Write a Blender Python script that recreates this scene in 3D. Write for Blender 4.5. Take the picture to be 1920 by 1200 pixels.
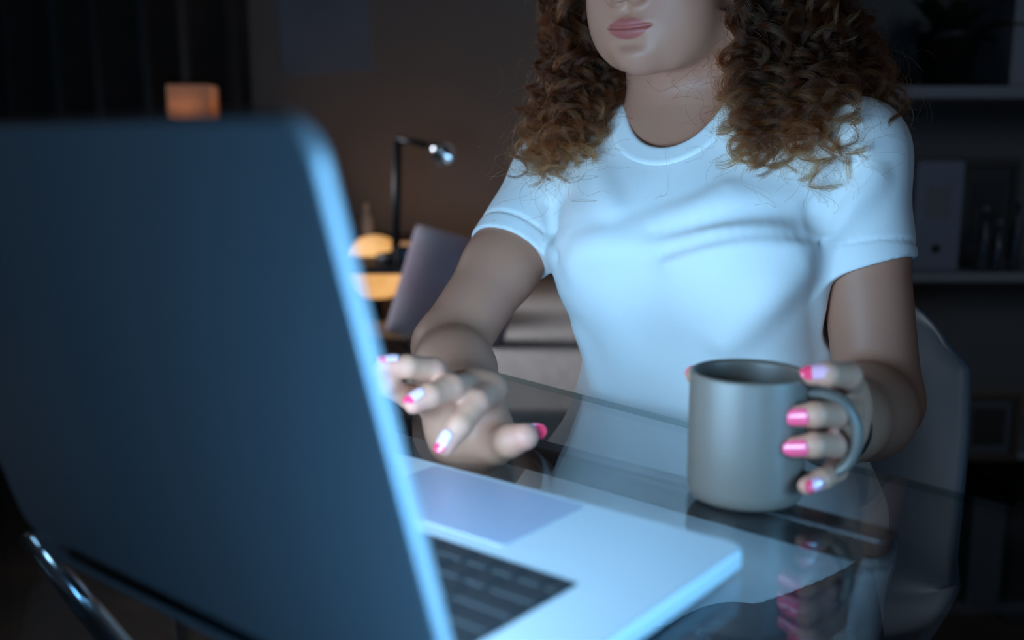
import bpy, bmesh, math, random
import numpy as np
from mathutils import Vector, Matrix

for o in list(bpy.data.objects):
    bpy.data.objects.remove(o)
scene = bpy.context.scene
COL = scene.collection
R = math.radians

# ------------------------------------------------------------------ camera
FPX, PITCH, CAMZ, TZ = 1875.0, R(9.87), 0.988, 0.75
cam_d = bpy.data.cameras.new('camera')
cam = bpy.data.objects.new('camera', cam_d)
COL.objects.link(cam)
cam.location = (0, 0, CAMZ)
cam.rotation_euler = (R(90) - PITCH, 0, 0)
cam_d.sensor_width = 36
cam_d.lens = 36 * FPX / 1920
cam_d.clip_start = 0.02
cam_d.dof.use_dof = True
cam_d.dof.focus_distance = 0.93
cam_d.dof.aperture_fstop = 3.0
scene.camera = cam

# ------------------------------------------------------------------ world, lights, exposure
world = bpy.data.worlds.new('world')
scene.world = world
world.use_nodes = True
bg = world.node_tree.nodes['Background']
bg.inputs[0].default_value = (0.62, 0.75, 1.0, 1)
bg.inputs[1].default_value = 0.026
vs = scene.view_settings
vs.view_transform = 'Standard'
vs.look = 'None'
vs.gamma = 1
vs.exposure = 0
vs.use_curve_mapping = False


def area_light(name, loc, target, size, size_y, power, color):
    d = bpy.data.lights.new(name, 'AREA')
    d.shape = 'RECTANGLE'
    d.size, d.size_y, d.energy, d.color = size, size_y, power, color
    o = bpy.data.objects.new(name, d)
    COL.objects.link(o)
    o.location = loc
    o.rotation_euler = (Vector(target) - Vector(loc)).to_track_quat('-Z', 'Y').to_euler()
    return o


# unseen lamps added to brighten the lid, laptop side, shelf and bed
area_light('lid_fill', (0.125, 0.145, 0.79), (0.03, 0.42, 0.90), 0.07, 0.14, 1.1, (0.17, 0.52, 1.0))  # added fill, makes the blue gradient on the lid's back
area_light('laptop_side_fill', (0.62, 0.20, 0.93), (0.06, 0.45, 0.76), 0.30, 0.18, 1.3, (0.20, 0.58, 1.0)).data.spread = R(70)  # added fill for the laptop's right side and lid edge
area_light('shelf_fill', (1.3, -1.1, 1.8), (1.1, 2.2, 0.9), 0.8, 0.8, 0.8, (0.6, 0.78, 1.0)).data.spread = R(62)  # added fill from behind the camera, aimed at the shelf unit
area_light('bed_fill', (-2.2, 2.55, 1.5), (0.15, 2.1, 0.55), 0.8, 1.0, 8.0, (0.85, 0.9, 1.0)).data.spread = R(62)  # added fill from the left, lifts the bed and pillow

# ------------------------------------------------------------------ helpers
CP, SP = math.cos(PITCH), math.sin(PITCH)


def PX(px, py, d):
    """world point that stands at depth d (metres along the view axis) behind a point of the 1920x1200 frame"""
    x = (px - 960) / FPX * d
    v = -(py - 600) / FPX * d
    return np.array([x, d * CP + v * SP, CAMZ + v * CP - d * SP])


def ON(px, py, z):
    """world point at height z"""
    v = -(py - 600) / FPX
    dz = -SP + v * CP
    t = (z - CAMZ) / dz
    return np.array([(px - 960) / FPX * t, (CP + v * SP) * t, z])


def mat(name, color, rough=0.6, metal=0.0, noise=None, bump=None, emit=None, estr=0.0, spec=0.5, sss=0.0, sheen=0.0, coat=0.0):
    m = bpy.data.materials.new(name)
    m.use_nodes = True
    nt = m.node_tree
    b = nt.nodes['Principled BSDF']
    c = (*color, 1) if len(color) == 3 else color
    b.inputs['Base Color'].default_value = c
    b.inputs['Roughness'].default_value = rough
    b.inputs['Metallic'].default_value = metal
    b.inputs['Specular IOR Level'].default_value = spec
    b.inputs['Coat Weight'].default_value = coat
    if sss:
        b.inputs['Subsurface Weight'].default_value = sss
        b.inputs['Subsurface Radius'].default_value = (1.0, 0.35, 0.2)
        b.inputs['Subsurface Scale'].default_value = 0.006
    if sheen:
        b.inputs['Sheen Weight'].default_value = sheen
    if emit:
        b.inputs['Emission Color'].default_value = (*emit, 1)
        b.inputs['Emission Strength'].default_value = estr
    tc = None
    if noise or bump:
        tc = nt.nodes.new('ShaderNodeTexCoord')
    if noise:                      # (scale, second colour)
        n = nt.nodes.new('ShaderNodeTexNoise')
        n.inputs['Scale'].default_value = noise[0]
        n.inputs['Detail'].default_value = 5
        nt.links.new(tc.outputs['Object'], n.inputs['Vector'])
        r = nt.nodes.new('ShaderNodeValToRGB')
        r.color_ramp.elements[0].position = 0.35
        r.color_ramp.elements[1].position = 0.65
        r.color_ramp.elements[0].color = c
        r.color_ramp.elements[1].color = (*noise[1], 1)
        nt.links.new(n.outputs['Fac'], r.inputs['Fac'])
        nt.links.new(r.outputs['Color'], b.inputs['Base Color'])
    if bump:                       # (scale, strength, distance)
        n = nt.nodes.new('ShaderNodeTexNoise')
        n.inputs['Scale'].default_value = bump[0]
        n.inputs['Detail'].default_value = 3
        nt.links.new(tc.outputs['Object'], n.inputs['Vector'])
        bp = nt.nodes.new('ShaderNodeBump')
        bp.inputs['Strength'].default_value = bump[1]
        bp.inputs['Distance'].default_value = bump[2]
        nt.links.new(n.outputs['Fac'], bp.inputs['Height'])
        nt.links.new(bp.outputs['Normal'], b.inputs['Normal'])
    return m


def link(name, me, m=None, parent=None, smooth=True):
    o = bpy.data.objects.new(name, me)
    COL.objects.link(o)
    if m is not None:
        me.materials.append(m)
    if smooth:
        me.polygons.foreach_set('use_smooth', [True] * len(me.polygons))
    if parent is not None:
        o.parent = parent
        o.matrix_parent_inverse = parent.matrix_world.inverted()
    return o


def from_np(name, V, F):
    me = bpy.data.meshes.new(name)
    V = np.asarray(V, np.float32)
    F = np.asarray(F, np.int32)
    k = F.shape[1]
    me.vertices.add(len(V))
    me.vertices.foreach_set('co', V.ravel())
    me.loops.add(F.size)
    me.loops.foreach_set('vertex_index', F.ravel())
    me.polygons.add(len(F))
    me.polygons.foreach_set('loop_start', np.arange(0, F.size, k, dtype=np.int32))
    me.polygons.foreach_set('loop_total', np.full(len(F), k, np.int32))
    me.update(calc_edges=True)
    me.validate()
    return me


def empty(name, loc, label, cat, rotz=0.0, group=None):
    o = bpy.data.objects.new(name, None)
    COL.objects.link(o)
    o.empty_display_size = 0.05
    o.location = loc
    o.rotation_euler = (0, 0, rotz)
    o['label'], o['category'] = label, cat
    if group:
        o['group'] = group
    bpy.context.view_layer.update()
    return o


def tag(o, label, cat, group=None):
    o['label'], o['category'] = label, cat
    if group:
        o['group'] = group
    return o


def bm_box(bm, c, s, rot=None):
    """box of centre c, full sizes s"""
    r = bmesh.ops.create_cube(bm, size=1)
    M = Matrix.Translation(Vector(c)) @ (rot.to_4x4() if rot else Matrix()) @ Matrix.Diagonal((*s, 1))
    bmesh.ops.transform(bm, matrix=M, verts=r['verts'])
    return r['verts']


def bm_done(bm, name, bevel=0.0, seg=2):
    if bevel:
        bmesh.ops.bevel(bm, geom=list(bm.edges), offset=bevel, segments=seg, profile=0.5, affect='EDGES', clamp_overlap=True)
    bmesh.ops.recalc_face_normals(bm, faces=bm.faces)
    me = bpy.data.meshes.new(name)
    bm.to_mesh(me)
    bm.free()
    return me


def box(name, c, s, m, parent=None, bevel=0.003, rot=None, seg=2, smooth=False):
    bm = bmesh.new()
    bm_box(bm, c, s, rot)
    return link(name, bm_done(bm, name, bevel, seg), m, parent, smooth)


def tube_mesh(name, pts, rad, n=12, closed=False, squash=None):
    """tube swept along pts (world/local), rad a number or a list"""
    P = [Vector(p) for p in pts]
    N = len(P)
    rads = rad if hasattr(rad, '__len__') else [rad] * N
    V, F = [], []
    up = None
    for i in range(N):
        a = P[(i - 1) % N] if closed or i else P[0]
        b = P[(i + 1) % N] if closed or i < N - 1 else P[-1]
        t = (b - a).normalized()
        if up is None:
            up = t.orthogonal().normalized() if squash is None else (Vector(squash[2]) - t * Vector(squash[2]).dot(t)).normalized()
        up = (up - t * up.dot(t)).normalized()
        sd = t.cross(up)
        su, ss = (1, 1) if squash is None else squash[:2]
        for j in range(n):
            a_ = 2 * math.pi * j / n
            V.append(P[i] + (up * math.cos(a_) * su + sd * math.sin(a_) * ss) * rads[i])
    for i in range(N if closed else N - 1):
        for j in range(n):
            i2, j2 = (i + 1) % N, (j + 1) % n
            F.append((i * n + j, i * n + j2, i2 * n + j2, i2 * n + j))
    if not closed:
        F.append(tuple(range(n - 1, -1, -1)))
        F.append(tuple((N - 1) * n + j for j in range(n)))
    me = bpy.data.meshes.new(name)
    me.from_pydata([tuple(v) for v in V], [], F)
    me.update()
    return me


def lathe_mesh(name, prof, n=48, center=(0, 0, 0)):
    """profile [(r, z)] turned about a vertical axis"""
    V, F = [], []
    for r, z in prof:
        for j in range(n):
            a = 2 * math.pi * j / n
            V.append((center[0] + r * math.cos(a), center[1] + r * math.sin(a), center[2] + z))
    for i in range(len(prof) - 1):
        for j in range(n):
            j2 = (j + 1) % n
            F.append((i * n + j, i * n + j2, (i + 1) * n + j2, (i + 1) * n + j))
    me = bpy.data.meshes.new(name)
    me.from_pydata(V, [], F)
    bm = bmesh.new()
    bm.from_mesh(me)
    bmesh.ops.remove_doubles(bm, verts=bm.verts, dist=1e-6)
    bmesh.ops.recalc_face_normals(bm, faces=bm.faces)
    bm.to_mesh(me)
    bm.free()
    return me


def smooth_curve(pts, n):
    """Catmull-Rom through pts, n samples"""
    P = np.asarray(pts, float)
    P = np.vstack([2 * P[0] - P[1], P, 2 * P[-1] - P[-2]])
    t = np.linspace(0, len(P) - 3 - 1e-6, n)
    i = t.astype(int)
    f = (t - i)[:, None]
    a, b, c, d = P[i], P[i + 1], P[i + 2], P[i + 3]
    return 0.5 * (2 * b + (c - a) * f + (2 * a - 5 * b + 4 * c - d) * f ** 2 + (3 * b - a - 3 * c + d) * f ** 3)


# ------------------------------------------------------------------ implicit surfaces for the figure
def smin(a, b, k):
    h = np.maximum(k - np.abs(a - b), 0) / k
    return np.minimum(a, b) - h * h * (k * 0.25)


class Field:
    def __init__(self, lo, hi, h):
        self.lo = np.array(lo, np.float32)
        self.h = h
        self.n = (np.ceil((np.array(hi) - lo) / h)).astype(int) + 1
        self.F = np.full(self.n, 0.2, np.float32)
        self.ax = [self.lo[i] + h * np.arange(self.n[i], dtype=np.float32) for i in range(3)]

    def _sl(self, lo, hi):
        s = []
        for i in range(3):
            a = int(max(0, math.floor((lo[i] - self.lo[i]) / self.h)))
            b = int(min(self.n[i], math.ceil((hi[i] - self.lo[i]) / self.h) + 1))
            if b <= a:
                return None, None
            s.append(slice(a, b))
        X = self.ax[0][s[0]][:, None, None]
        Y = self.ax[1][s[1]][None, :, None]
        Z = self.ax[2][s[2]][None, None, :]
        return tuple(s), (X, Y, Z)

    def apply(self, fn, lo, hi, k, op='add', margin=0.03):
        margin = max(margin, k + 0.012)
        s, C = self._sl(np.array(lo) - margin, np.array(hi) + margin)
        if s is None:
            return
        d = fn(*C)
        if op == 'add':
            self.F[s] = smin(self.F[s], d, k)
        elif op == 'sub':
            self.F[s] = -smin(-self.F[s], d, k)
        else:
            self.F[s] = -smin(-self.F[s], -d, k)

    def chain(self, pts, rads, k=0.01, kin=0.004, op='add', margin=0.03):
        P = np.asarray(pts, np.float32)
        rm = max(rads)
        lo, hi = P.min(0) - rm, P.max(0) + rm

        def fn(X, Y, Z):
            d = None
            for a, b, ra, rb in zip(P[:-1], P[1:], rads[:-1], rads[1:]):
                e = cone(X, Y, Z, a, b, ra, rb)
                d = e if d is None else smin(d, e, kin)
            return d
        self.apply(fn, lo, hi, k, op, margin)

    def ball(self, c, rad, k=0.01, M=None, op='add', margin=0.03):
        """ellipsoid of radii rad, axes = columns of M"""
        c = np.asarray(c, np.float32)
        rad = np.asarray(rad if hasattr(rad, '__len__') else (rad,) * 3, np.float32)
        rm = rad.max()

        def fn(X, Y, Z):
            x, y, z = X - c[0], Y - c[1], Z - c[2]
            if M is not None:
                x, y, z = (M[0, i] * x + M[1, i] * y + M[2, i] * z for i in range(3))
            k0 = np.sqrt((x / rad[0]) ** 2 + (y / rad[1]) ** 2 + (z / rad[2]) ** 2)
            k1 = np.sqrt((x / rad[0] ** 2) ** 2 + (y / rad[1] ** 2) ** 2 + (z / rad[2] ** 2) ** 2) + 1e-6
            return np.where(k0 < 0.05, -rad.min(), k0 * (k0 - 1) / k1)
        self.apply(fn, c - rm, c + rm, k, op, margin)

    def sample(self, P):
        q = (np.asarray(P, np.float64) - self.lo) / self.h
        q = np.clip(q, 0, np.array(self.n) - 1.001)
        i = q.astype(int)
        f = q - i
        r = 0
        for a in (0, 1):
            for b in (0, 1):
                for c in (0, 1):
                    w = (f[..., 0] if a else 1 - f[..., 0]) * (f[..., 1] if b else 1 - f[..., 1]) * (f[..., 2] if c else 1 - f[..., 2])
                    r = r + w * self.F[i[..., 0] + a, i[..., 1] + b, i[..., 2] + c]
        return r

    def grad(self, P):
        e = self.h
        P = np.asarray(P, np.float64)
        g = np.stack([self.sample(P + e * np.eye(3)[i]) - self.sample(P - e * np.eye(3)[i]) for i in range(3)], -1)
        return g / (np.linalg.norm(g, axis=-1, keepdims=True) + 1e-9)

    def hit(self, px, py, d0=0.7, d1=1.3):
        for d in np.linspace(d0, d1, 400):
            p = PX(px, py, d)
            if self.sample(p[None])[0] < 0:
                return p
        return PX(px, py, d1)

    def project(self, P, off=0.0, it=6):
        P = np.array(P, np.float64)
        for _ in range(it):
            P = P - self.grad(P) * (self.sample(P) - off)[..., None]
        return P

    def nets(self):
        F, h, lo = self.F, self.h, self.lo
        S = F < 0
        nx, ny, nz = F.shape
        cnt = np.zeros((nx - 1, ny - 1, nz - 1), np.uint8)
        for a in (0, 1):
            for b in (0, 1):
                for c in (0, 1):
                    cnt += S[a:nx - 1 + a, b:ny - 1 + b, c:nz - 1 + c]
        act = np.argwhere((cnt > 0) & (cnt < 8))
        ids = np.full(cnt.shape, -1, np.int32)
        ids[act[:, 0], act[:, 1], act[:, 2]] = np.arange(len(act))
        cor = {}
        for a in (0, 1):
            for b in (0, 1):
                for c in (0, 1):
                    cor[a, b, c] = F[act[:, 0] + a, act[:, 1] + b, act[:, 2] + c]
        acc = np.zeros((len(act), 3), np.float32)
        num = np.zeros(len(act), np.float32)
        for ax in range(3):
            for u in (0, 1):
                for w in (0, 1):
                    c0 = [0, 0, 0]
                    o = [i for i in range(3) if i != ax]
                    c0[o[0]], c0[o[1]] = u, w
                    c1 = list(c0)
                    c1[ax] = 1
                    f0, f1 = cor[tuple(c0)], cor[tuple(c1)]
                    m = (f0 < 0) != (f1 < 0)
                    t = np.where(m, f0 / np.where(m, f0 - f1, 1), 0)
                    p = np.zeros_like(acc)
                    p[:, o[0]], p[:, o[1]], p[:, ax] = u, w, t
                    acc += p * m[:, None]
                    num += m
        V = lo + h * (act + acc / num[:, None])
        Q = []
        for ax in range(3):
            o = [i for i in range(3) if i != ax]
            sl0 = [slice(None)] * 3
            sl1 = [slice(None)] * 3
            sl0[ax], sl1[ax] = slice(0, -1), slice(1, None)
            E = np.argwhere(S[tuple(sl0)] != S[tuple(sl1)])
            ok = (E[:, o[0]] > 0) & (E[:, o[1]] > 0) & (E[:, o[0]] < F.shape[o[0]] - 1) & (E[:, o[1]] < F.shape[o[1]] - 1)
            E = E[ok]
            q = []
            for du, dw in ((-1, -1), (0, -1), (0, 0), (-1, 0)):
                c = E.copy()
                c[:, o[0]] += du
                c[:, o[1]] += dw
                q.append(ids[c[:, 0], c[:, 1], c[:, 2]])
            q = np.stack(q, 1)
            ins = S[E[:, 0], E[:, 1], E[:, 2]]
            flip = ins if ax != 1 else ~ins
            q[~flip] = q[~flip][:, ::-1]
            Q.append(q)
        Q = np.vstack(Q)
        Q = Q[(Q >= 0).all(1)]
        return V, Q


def cone(X, Y, Z, a, b, ra, rb):
    ba = b - a
    L = max(float(ba @ ba), 1e-12)
    x, y, z = X - a[0], Y - a[1], Z - a[2]
    t = np.clip((x * ba[0] + y * ba[1] + z * ba[2]) / L, 0, 1)
    return np.sqrt((x - t * ba[0]) ** 2 + (y - t * ba[1]) ** 2 + (z - t * ba[2]) ** 2) - (ra + (rb - ra) * t)


# ------------------------------------------------------------------ materials
M_wall = mat('wall_paint', (0.30, 0.24, 0.21), 0.9, noise=(3, (0.27, 0.215, 0.19)), bump=(90, 0.1, 0.002))
M_floor = mat('floor_wood', (0.10, 0.07, 0.05), 0.5, noise=(6, (0.06, 0.042, 0.03)))
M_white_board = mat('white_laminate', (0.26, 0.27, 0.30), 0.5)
M_curtain = mat('curtain_cloth', (0.028, 0.025, 0.025), 0.95, noise=(14, (0.02, 0.018, 0.018)), sheen=0.2)
M_black = mat('black_plastic', (0.012, 0.012, 0.013), 0.45)
M_dark_metal = mat('dark_metal', (0.05, 0.05, 0.055), 0.35, 0.9)
M_chrome = mat('chrome', (0.75, 0.77, 0.8), 0.18, 1.0)
M_alu = mat('aluminium', (0.68, 0.70, 0.73), 0.45, 0.45, bump=(900, 0.04, 0.0004))
M_alu_deck = mat('aluminium_deck', (0.62, 0.66, 0.70), 0.55, 0.55)
M_key = mat('key_plastic', (0.014, 0.014, 0.016), 0.55)
M_screen = mat('screen_light', (0.02, 0.02, 0.02), 0.2, emit=(0.35, 0.67, 1.0), estr=22.5)
M_mug = mat('mug_glaze', (0.135, 0.098, 0.078), 0.45, 0.0, spec=0.6, bump=(400, 0.03, 0.0005))
M_shirt = mat('white_cotton', (0.80, 0.80, 0.80), 0.92, sheen=0.15, spec=0.15, bump=(1100, 0.25, 0.0006))
M_jeans = mat('denim', (0.05, 0.065, 0.10), 0.95, noise=(60, (0.035, 0.045, 0.075)), bump=(900, 0.3, 0.0006))
M_chair = mat('chair_plastic', (0.10, 0.13, 0.16), 0.5)
M_leather = mat('black_leather', (0.015, 0.015, 0.016), 0.6, bump=(300, 0.2, 0.0006))
M_nail_pink = mat('nail_pink', (0.86, 0.085, 0.17), 0.2, coat=0.4)


def nail_material(name, base, tip, edge):
    """two-tone varnish: pale plate, pink free end (along the nail's own length)"""
    m = mat(name, base, 0.12, coat=0.6)
    nt = m.node_tree
    at = nt.nodes.new('ShaderNodeAttribute')
    at.attribute_name = 'along'
    r = nt.nodes.new('ShaderNodeValToRGB')
    r.color_ramp.elements[0].position = edge - 0.03
    r.color_ramp.elements[0].color = (*base, 1)
    r.color_ramp.elements[1].position = edge + 0.03
    r.color_ramp.elements[1].color = (*tip, 1)
    nt.links.new(at.outputs['Fac'], r.inputs['Fac'])
    nt.links.new(r.outputs['Color'], nt.nodes['Principled BSDF'].inputs['Base Color'])
    return m


M_nail_tip = nail_material('nail_pale_pink_tip', (0.62, 0.40, 0.47), (0.86, 0.05, 0.13), 0.66)
M_nail_half = nail_material('nail_half_pink', (0.66, 0.32, 0.40), (0.86, 0.05, 0.11), 0.60)

M_skin = mat('skin', (0.62, 0.37, 0.29), 0.50, sss=0.12, spec=0.35, bump=(700, 0.08, 0.0005))
nt = M_skin.node_tree
_a = nt.nodes.new('ShaderNodeAttribute')
_a.attribute_name = 'tint'
_tc = nt.nodes.new('ShaderNodeTexCoord')
_n = nt.nodes.new('ShaderNodeTexNoise')
_n.inputs['Scale'].default_value = 26
_n.inputs['Detail'].default_value = 4
nt.links.new(_tc.outputs['Object'], _n.inputs['Vector'])
_mx = nt.nodes.new('ShaderNodeMix')
_mx.data_type = 'RGBA'
_mx.blend_type = 'MULTIPLY'
_mx.inputs['Factor'].default_value = 0.10
nt.links.new(_a.outputs['Color'], _mx.inputs['A'])
nt.links.new(_n.outputs['Color'], _mx.inputs['B'])
nt.links.new(_mx.outputs['Result'], nt.nodes['Principled BSDF'].inputs['Base Color'])


def glass_material(name, tint, ior=1.5, rough=0.0):
    m = bpy.data.materials.new(name)
    m.use_nodes = True
    nt = m.node_tree
    for n in list(nt.nodes):
        nt.nodes.remove(n)
    out = nt.nodes.new('ShaderNodeOutputMaterial')
    mx = nt.nodes.new('ShaderNodeMixShader')
    fr = nt.nodes.new('ShaderNodeFresnel')
    ge, ir = nt.nodes.new('ShaderNodeNewGeometry'), nt.nodes.new('ShaderNodeMapRange')
    ir.inputs['To Min'].default_value, ir.inputs['To Max'].default_value = ior, 1 / ior   # both faces reflect like the outer one
    nt.links.new(ge.outputs['Backfacing'], ir.inputs['Value'])
    nt.links.new(ir.outputs['Result'], fr.inputs['IOR'])
    tr = nt.nodes.new('ShaderNodeBsdfTransparent')
    tr.inputs['Color'].default_value = (*tint, 1)
    gl = nt.nodes.new('ShaderNodeBsdfGlossy')
    gl.inputs['Roughness'].default_value = rough
    nt.links.new(fr.outputs[0], mx.inputs[0])
    nt.links.new(tr.outputs[0], mx.inputs[1])
    nt.links.new(gl.outputs[0], mx.inputs[2])
    nt.links.new(mx.outputs[0], out.inputs[0])
    return m


M_glass = glass_material('table_glass', (0.965, 0.98, 0.985), 1.5)

# ------------------------------------------------------------------ room
def structure(name, c, s, m):
    o = box(name, c, s, m, bevel=0)
    o['kind'] = 'structure'
    return o


structure('floor', (0, 1.2, -0.02), (5.6, 5.4, 0.04), M_floor)
structure('wall_back', (0, 3.45, 1.3), (5.6, 0.1, 2.6), M_wall)
structure('wall_left', (-2.35, 1.2, 1.3), (0.1, 5.4, 2.6), M_wall)
structure('wall_right', (2.35, 1.2, 1.3), (0.1, 5.4, 2.6), M_wall)
structure('ceiling', (0, 1.2, 2.62), (5.6, 5.4, 0.04), M_wall)
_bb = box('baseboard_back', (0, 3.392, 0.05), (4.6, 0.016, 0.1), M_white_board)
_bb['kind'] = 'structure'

# ------------------------------------------------------------------ glass desk
E0, E1 = ON(690, 635, TZ), ON(1920, 955, TZ)          # far edge, on the woman's side
ed = (E1 - E0) / np.linalg.norm(E1 - E0)
en = np.array([-ed[1], ed[0], 0.0])                    # away from the camera
if en[1] < 0:
    en = -en
desk = empty('glass_desk', (0, 0.5, 0), 'clear glass desk with a dark rail under its top, carrying the laptop and mug', 'desk')


def prism(name, pts, z0, z1, m, parent, bevel=0.0015):
    bm = bmesh.new()
    vs_ = [bm.verts.new((p[0], p[1], z0)) for p in pts]
    f = bm.faces.new(vs_)
    r = bmesh.ops.extrude_face_region(bm, geom=[f])
    for v in r['geom']:
        if isinstance(v, bmesh.types.BMVert):
            v.co.z = z1
    return link(name, bm_done(bm, name, bevel, 2), m, parent, False)


far_a = E0 - ed * 0.55
far_b = E1 + ed * 0.75
gt = prism('glass_top', [far_a, far_b, far_b - en * 0.85, far_a - en * 0.85], TZ - 0.006, TZ, M_glass, desk, 0.0)
M_edge = bpy.data.materials.new('glass_edge')              # ground edge of the pane
M_edge.use_nodes = True
nt = M_edge.node_tree
_tr = nt.nodes.new('ShaderNodeBsdfTransparent')
_tr.inputs['Color'].default_value = (0.50, 0.60, 0.60, 1)
nt.links.new(_tr.outputs[0], nt.nodes['Material Output'].inputs[0])
gt.data.materials.append(M_edge)
for p_ in gt.data.polygons:
    if abs(p_.normal.z) < 0.5:
        p_.material_index = 1
ra, rb_ = ON(800, 822, TZ - 0.03), ON(1668, 1066, TZ - 0.03)
rd = (rb_ - ra) / np.linalg.norm(rb_ - ra)
ra = ra - rd * 0.45
rang = math.atan2(rd[1], rd[0])
rail_rot = Matrix.Rotation(rang, 3, 'Z')
rc = (ra + rb_) / 2
box('rail', (rc[0], rc[1], TZ - 0.0175), (np.linalg.norm(rb_ - ra), 0.024, 0.022), M_dark_metal, desk, 0.004, rail_rot, 3)
for p, lean in ((far_a + ed * .1 - en * .08, (0, 0)), (far_b - ed * .05 - en * .10, (0, 0)), (far_b - ed * .05 - en * .8, (0, 0))):
    link('leg', tube_mesh('leg', [(p[0], p[1], TZ - 0.0065), (p[0], p[1], 0.0)], [0.018, 0.014], 16), M_chrome, desk)
lt = ON(52, 1003, TZ - 0.012)
lb = PX(225, 1215, 0.70)
lv = (lb - lt) / (lt[2] - lb[2])
link('leg', tube_mesh('leg', [lt + lv * s for s in np.linspace(0, lt[2], 12)], list(np.linspace(0.006, 0.035, 12)), 20), M_chrome, desk)

# ------------------------------------------------------------------ laptop
LA = R(38.6)
LW, LD, LH = 0.345, 0.244, 0.014
lap = empty('laptop', (0.135, 0.540, TZ), 'open silver laptop seen from behind its lid on the glass desk', 'laptop', rotz=-LA)
# local frame: x to the right along the hinge, y towards the woman; origin at the base's front right corner


def lp(o):
    """parent a mesh built in laptop coordinates"""
    o.parent = lap
    o.matrix_parent_inverse = Matrix()
    return o


def rounded_slab(name, x0, x1, y0, y1, z0, z1, rad, m, bevel=0.001, nseg=6):
    pts = []
    for cx, cy, a0 in ((x1 - rad, y1 - rad, 0), (x0 + rad, y1 - rad, 90), (x0 + rad, y0 + rad, 180), (x1 - rad, y0 + rad, 270)):
        for i in range(nseg + 1):
            a = R(a0 + 90 * i / nseg)
            pts.append((cx + rad * math.cos(a), cy + rad * math.sin(a)))
    bm = bmesh.new()
    vs_ = [bm.verts.new((p[0], p[1], z0)) for p in pts]
    f = bm.faces.new(vs_)
    r = bmesh.ops.extrude_face_region(bm, geom=[f])
    for v in r['geom']:
        if isinstance(v, bmesh.types.BMVert):
            v.co.z = z1
    if bevel:
        eds = [e for e in bm.edges if abs(e.verts[0].co.z - e.verts[1].co.z) < 1e-7]
        bmesh.ops.bevel(bm, geom=eds, offset=bevel, segments=2, profile=0.5, affect='EDGES')
    bmesh.ops.recalc_face_normals(bm, faces=bm.faces)
    me = bpy.data.meshes.new(name)
    bm.to_mesh(me)
    bm.free()
    return link(name, me, m, None, False)


base_o = lp(rounded_slab('base', -LW, 0, -LD, 0, 0.0015, LH, 0.011, M_alu_deck, 0.0025))
KX0, KX1, KY0, KY1 = -LW + 0.046, -0.046, -0.2135, -0.103
kb = lp(rounded_slab('keyboard_well', KX0, KX1, KY0, KY1, LH - 0.0008, LH + 0.0002, 0.003, M_key, 0))
tp = lp(rounded_slab('trackpad', -0.2375, -0.1075, -0.090, -0.007, LH - 0.0008, LH + 0.0004, 0.004, mat('trackpad_glass', (0.34, 0.36, 0.46), 0.35, 0.3), 0.0003))
for fx in (-0.03, -LW + 0.03):
    for fy in (-0.03, -LD + 0.03):
        link('foot', lathe_mesh('foot', [(0, 0), (0.007, 0), (0.008, 0.0016), (0, 0.0016)], 16, (fx, fy, 0)), M_black, None)
        lp(bpy.context.scene.objects[-1] if False else COL.objects[-1])
kw = (KX1 - KX0) / 14.0
kr = (KY1 - KY0) / 6.0
rows = [[1] * 14, [1] * 13 + [1], [1.4] + [1] * 11 + [1.6], [1.7] + [1] * 10 + [2.3], [2.2] + [1] * 10 + [1.8], [1, 1, 1, 1.2, 5, 1.2, 1, 1, 1, .6]]
kmesh = {}
for ri, row in enumerate(rows):
    x = KX0 + 0.001
    yc = KY0 + kr * (ri + 0.5)
    sc_ = (KX1 - KX0 - 0.002) / sum(row)
    for w in row:
        ww = w * sc_
        key = round(ww, 5)
        if key not in kmesh:
            bm = bmesh.new()
            vs_ = bm_box(bm, (0, 0, 0.0006), (ww - 0.0028, kr - 0.0028, 0.0012))
            for v in vs_:
                if v.co.z > 0.0006:
                    v.co.x *= 0.94
                    v.co.y *= 0.94
            kmesh[key] = bm_done(bm, 'key', 0.0004, 1)
            kmesh[key].materials.append(M_key)
        o = bpy.data.objects.new('key', kmesh[key])
        COL.objects.link(o)
        o.location = (x + ww / 2, yc, LH + 0.0001)
        lp(o)
        x += ww
# lid: hinged at the back edge of the base, leaning away from the woman
TILT = R(16.4)
LL = 0.243
lid = rounded_slab('lid', -LW, 0, 0, LL, -0.0032, 0.0032, 0.016, M_alu, 0.0016, 10)


def lid_place(o, parent=None):
    # slab's y becomes up along the lid, z becomes towards the woman
    o.parent = lap
    o.matrix_parent_inverse = Matrix()
    o.location = (0, -LD + 0.002, LH + 0.001)
    o.rotation_euler = (R(90) + TILT, 0, 0)
    return o


# local z of slab after +90deg about x points to -y (away from woman)
lid_place(lid)
bez = rounded_slab('bezel', -LW + 0.003, -0.003, 0.006, LL - 0.003, -0.0038, -0.0030, 0.012, M_black, 0, 8)
bez.parent = lid
scr = rounded_slab('screen', -LW + 0.010, -0.010, 0.016, LL - 0.011, -0.0043, -0.0036, 0.004, M_screen, 0, 4)
scr.parent = lid
hg = link('hinge', tube_mesh('hinge', [(-LW + 0.05, -LD + 0.003, LH - 0.002), (-0.05, -LD + 0.003, LH - 0.002)], 0.0055, 14), M_black)
lp(hg)

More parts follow.
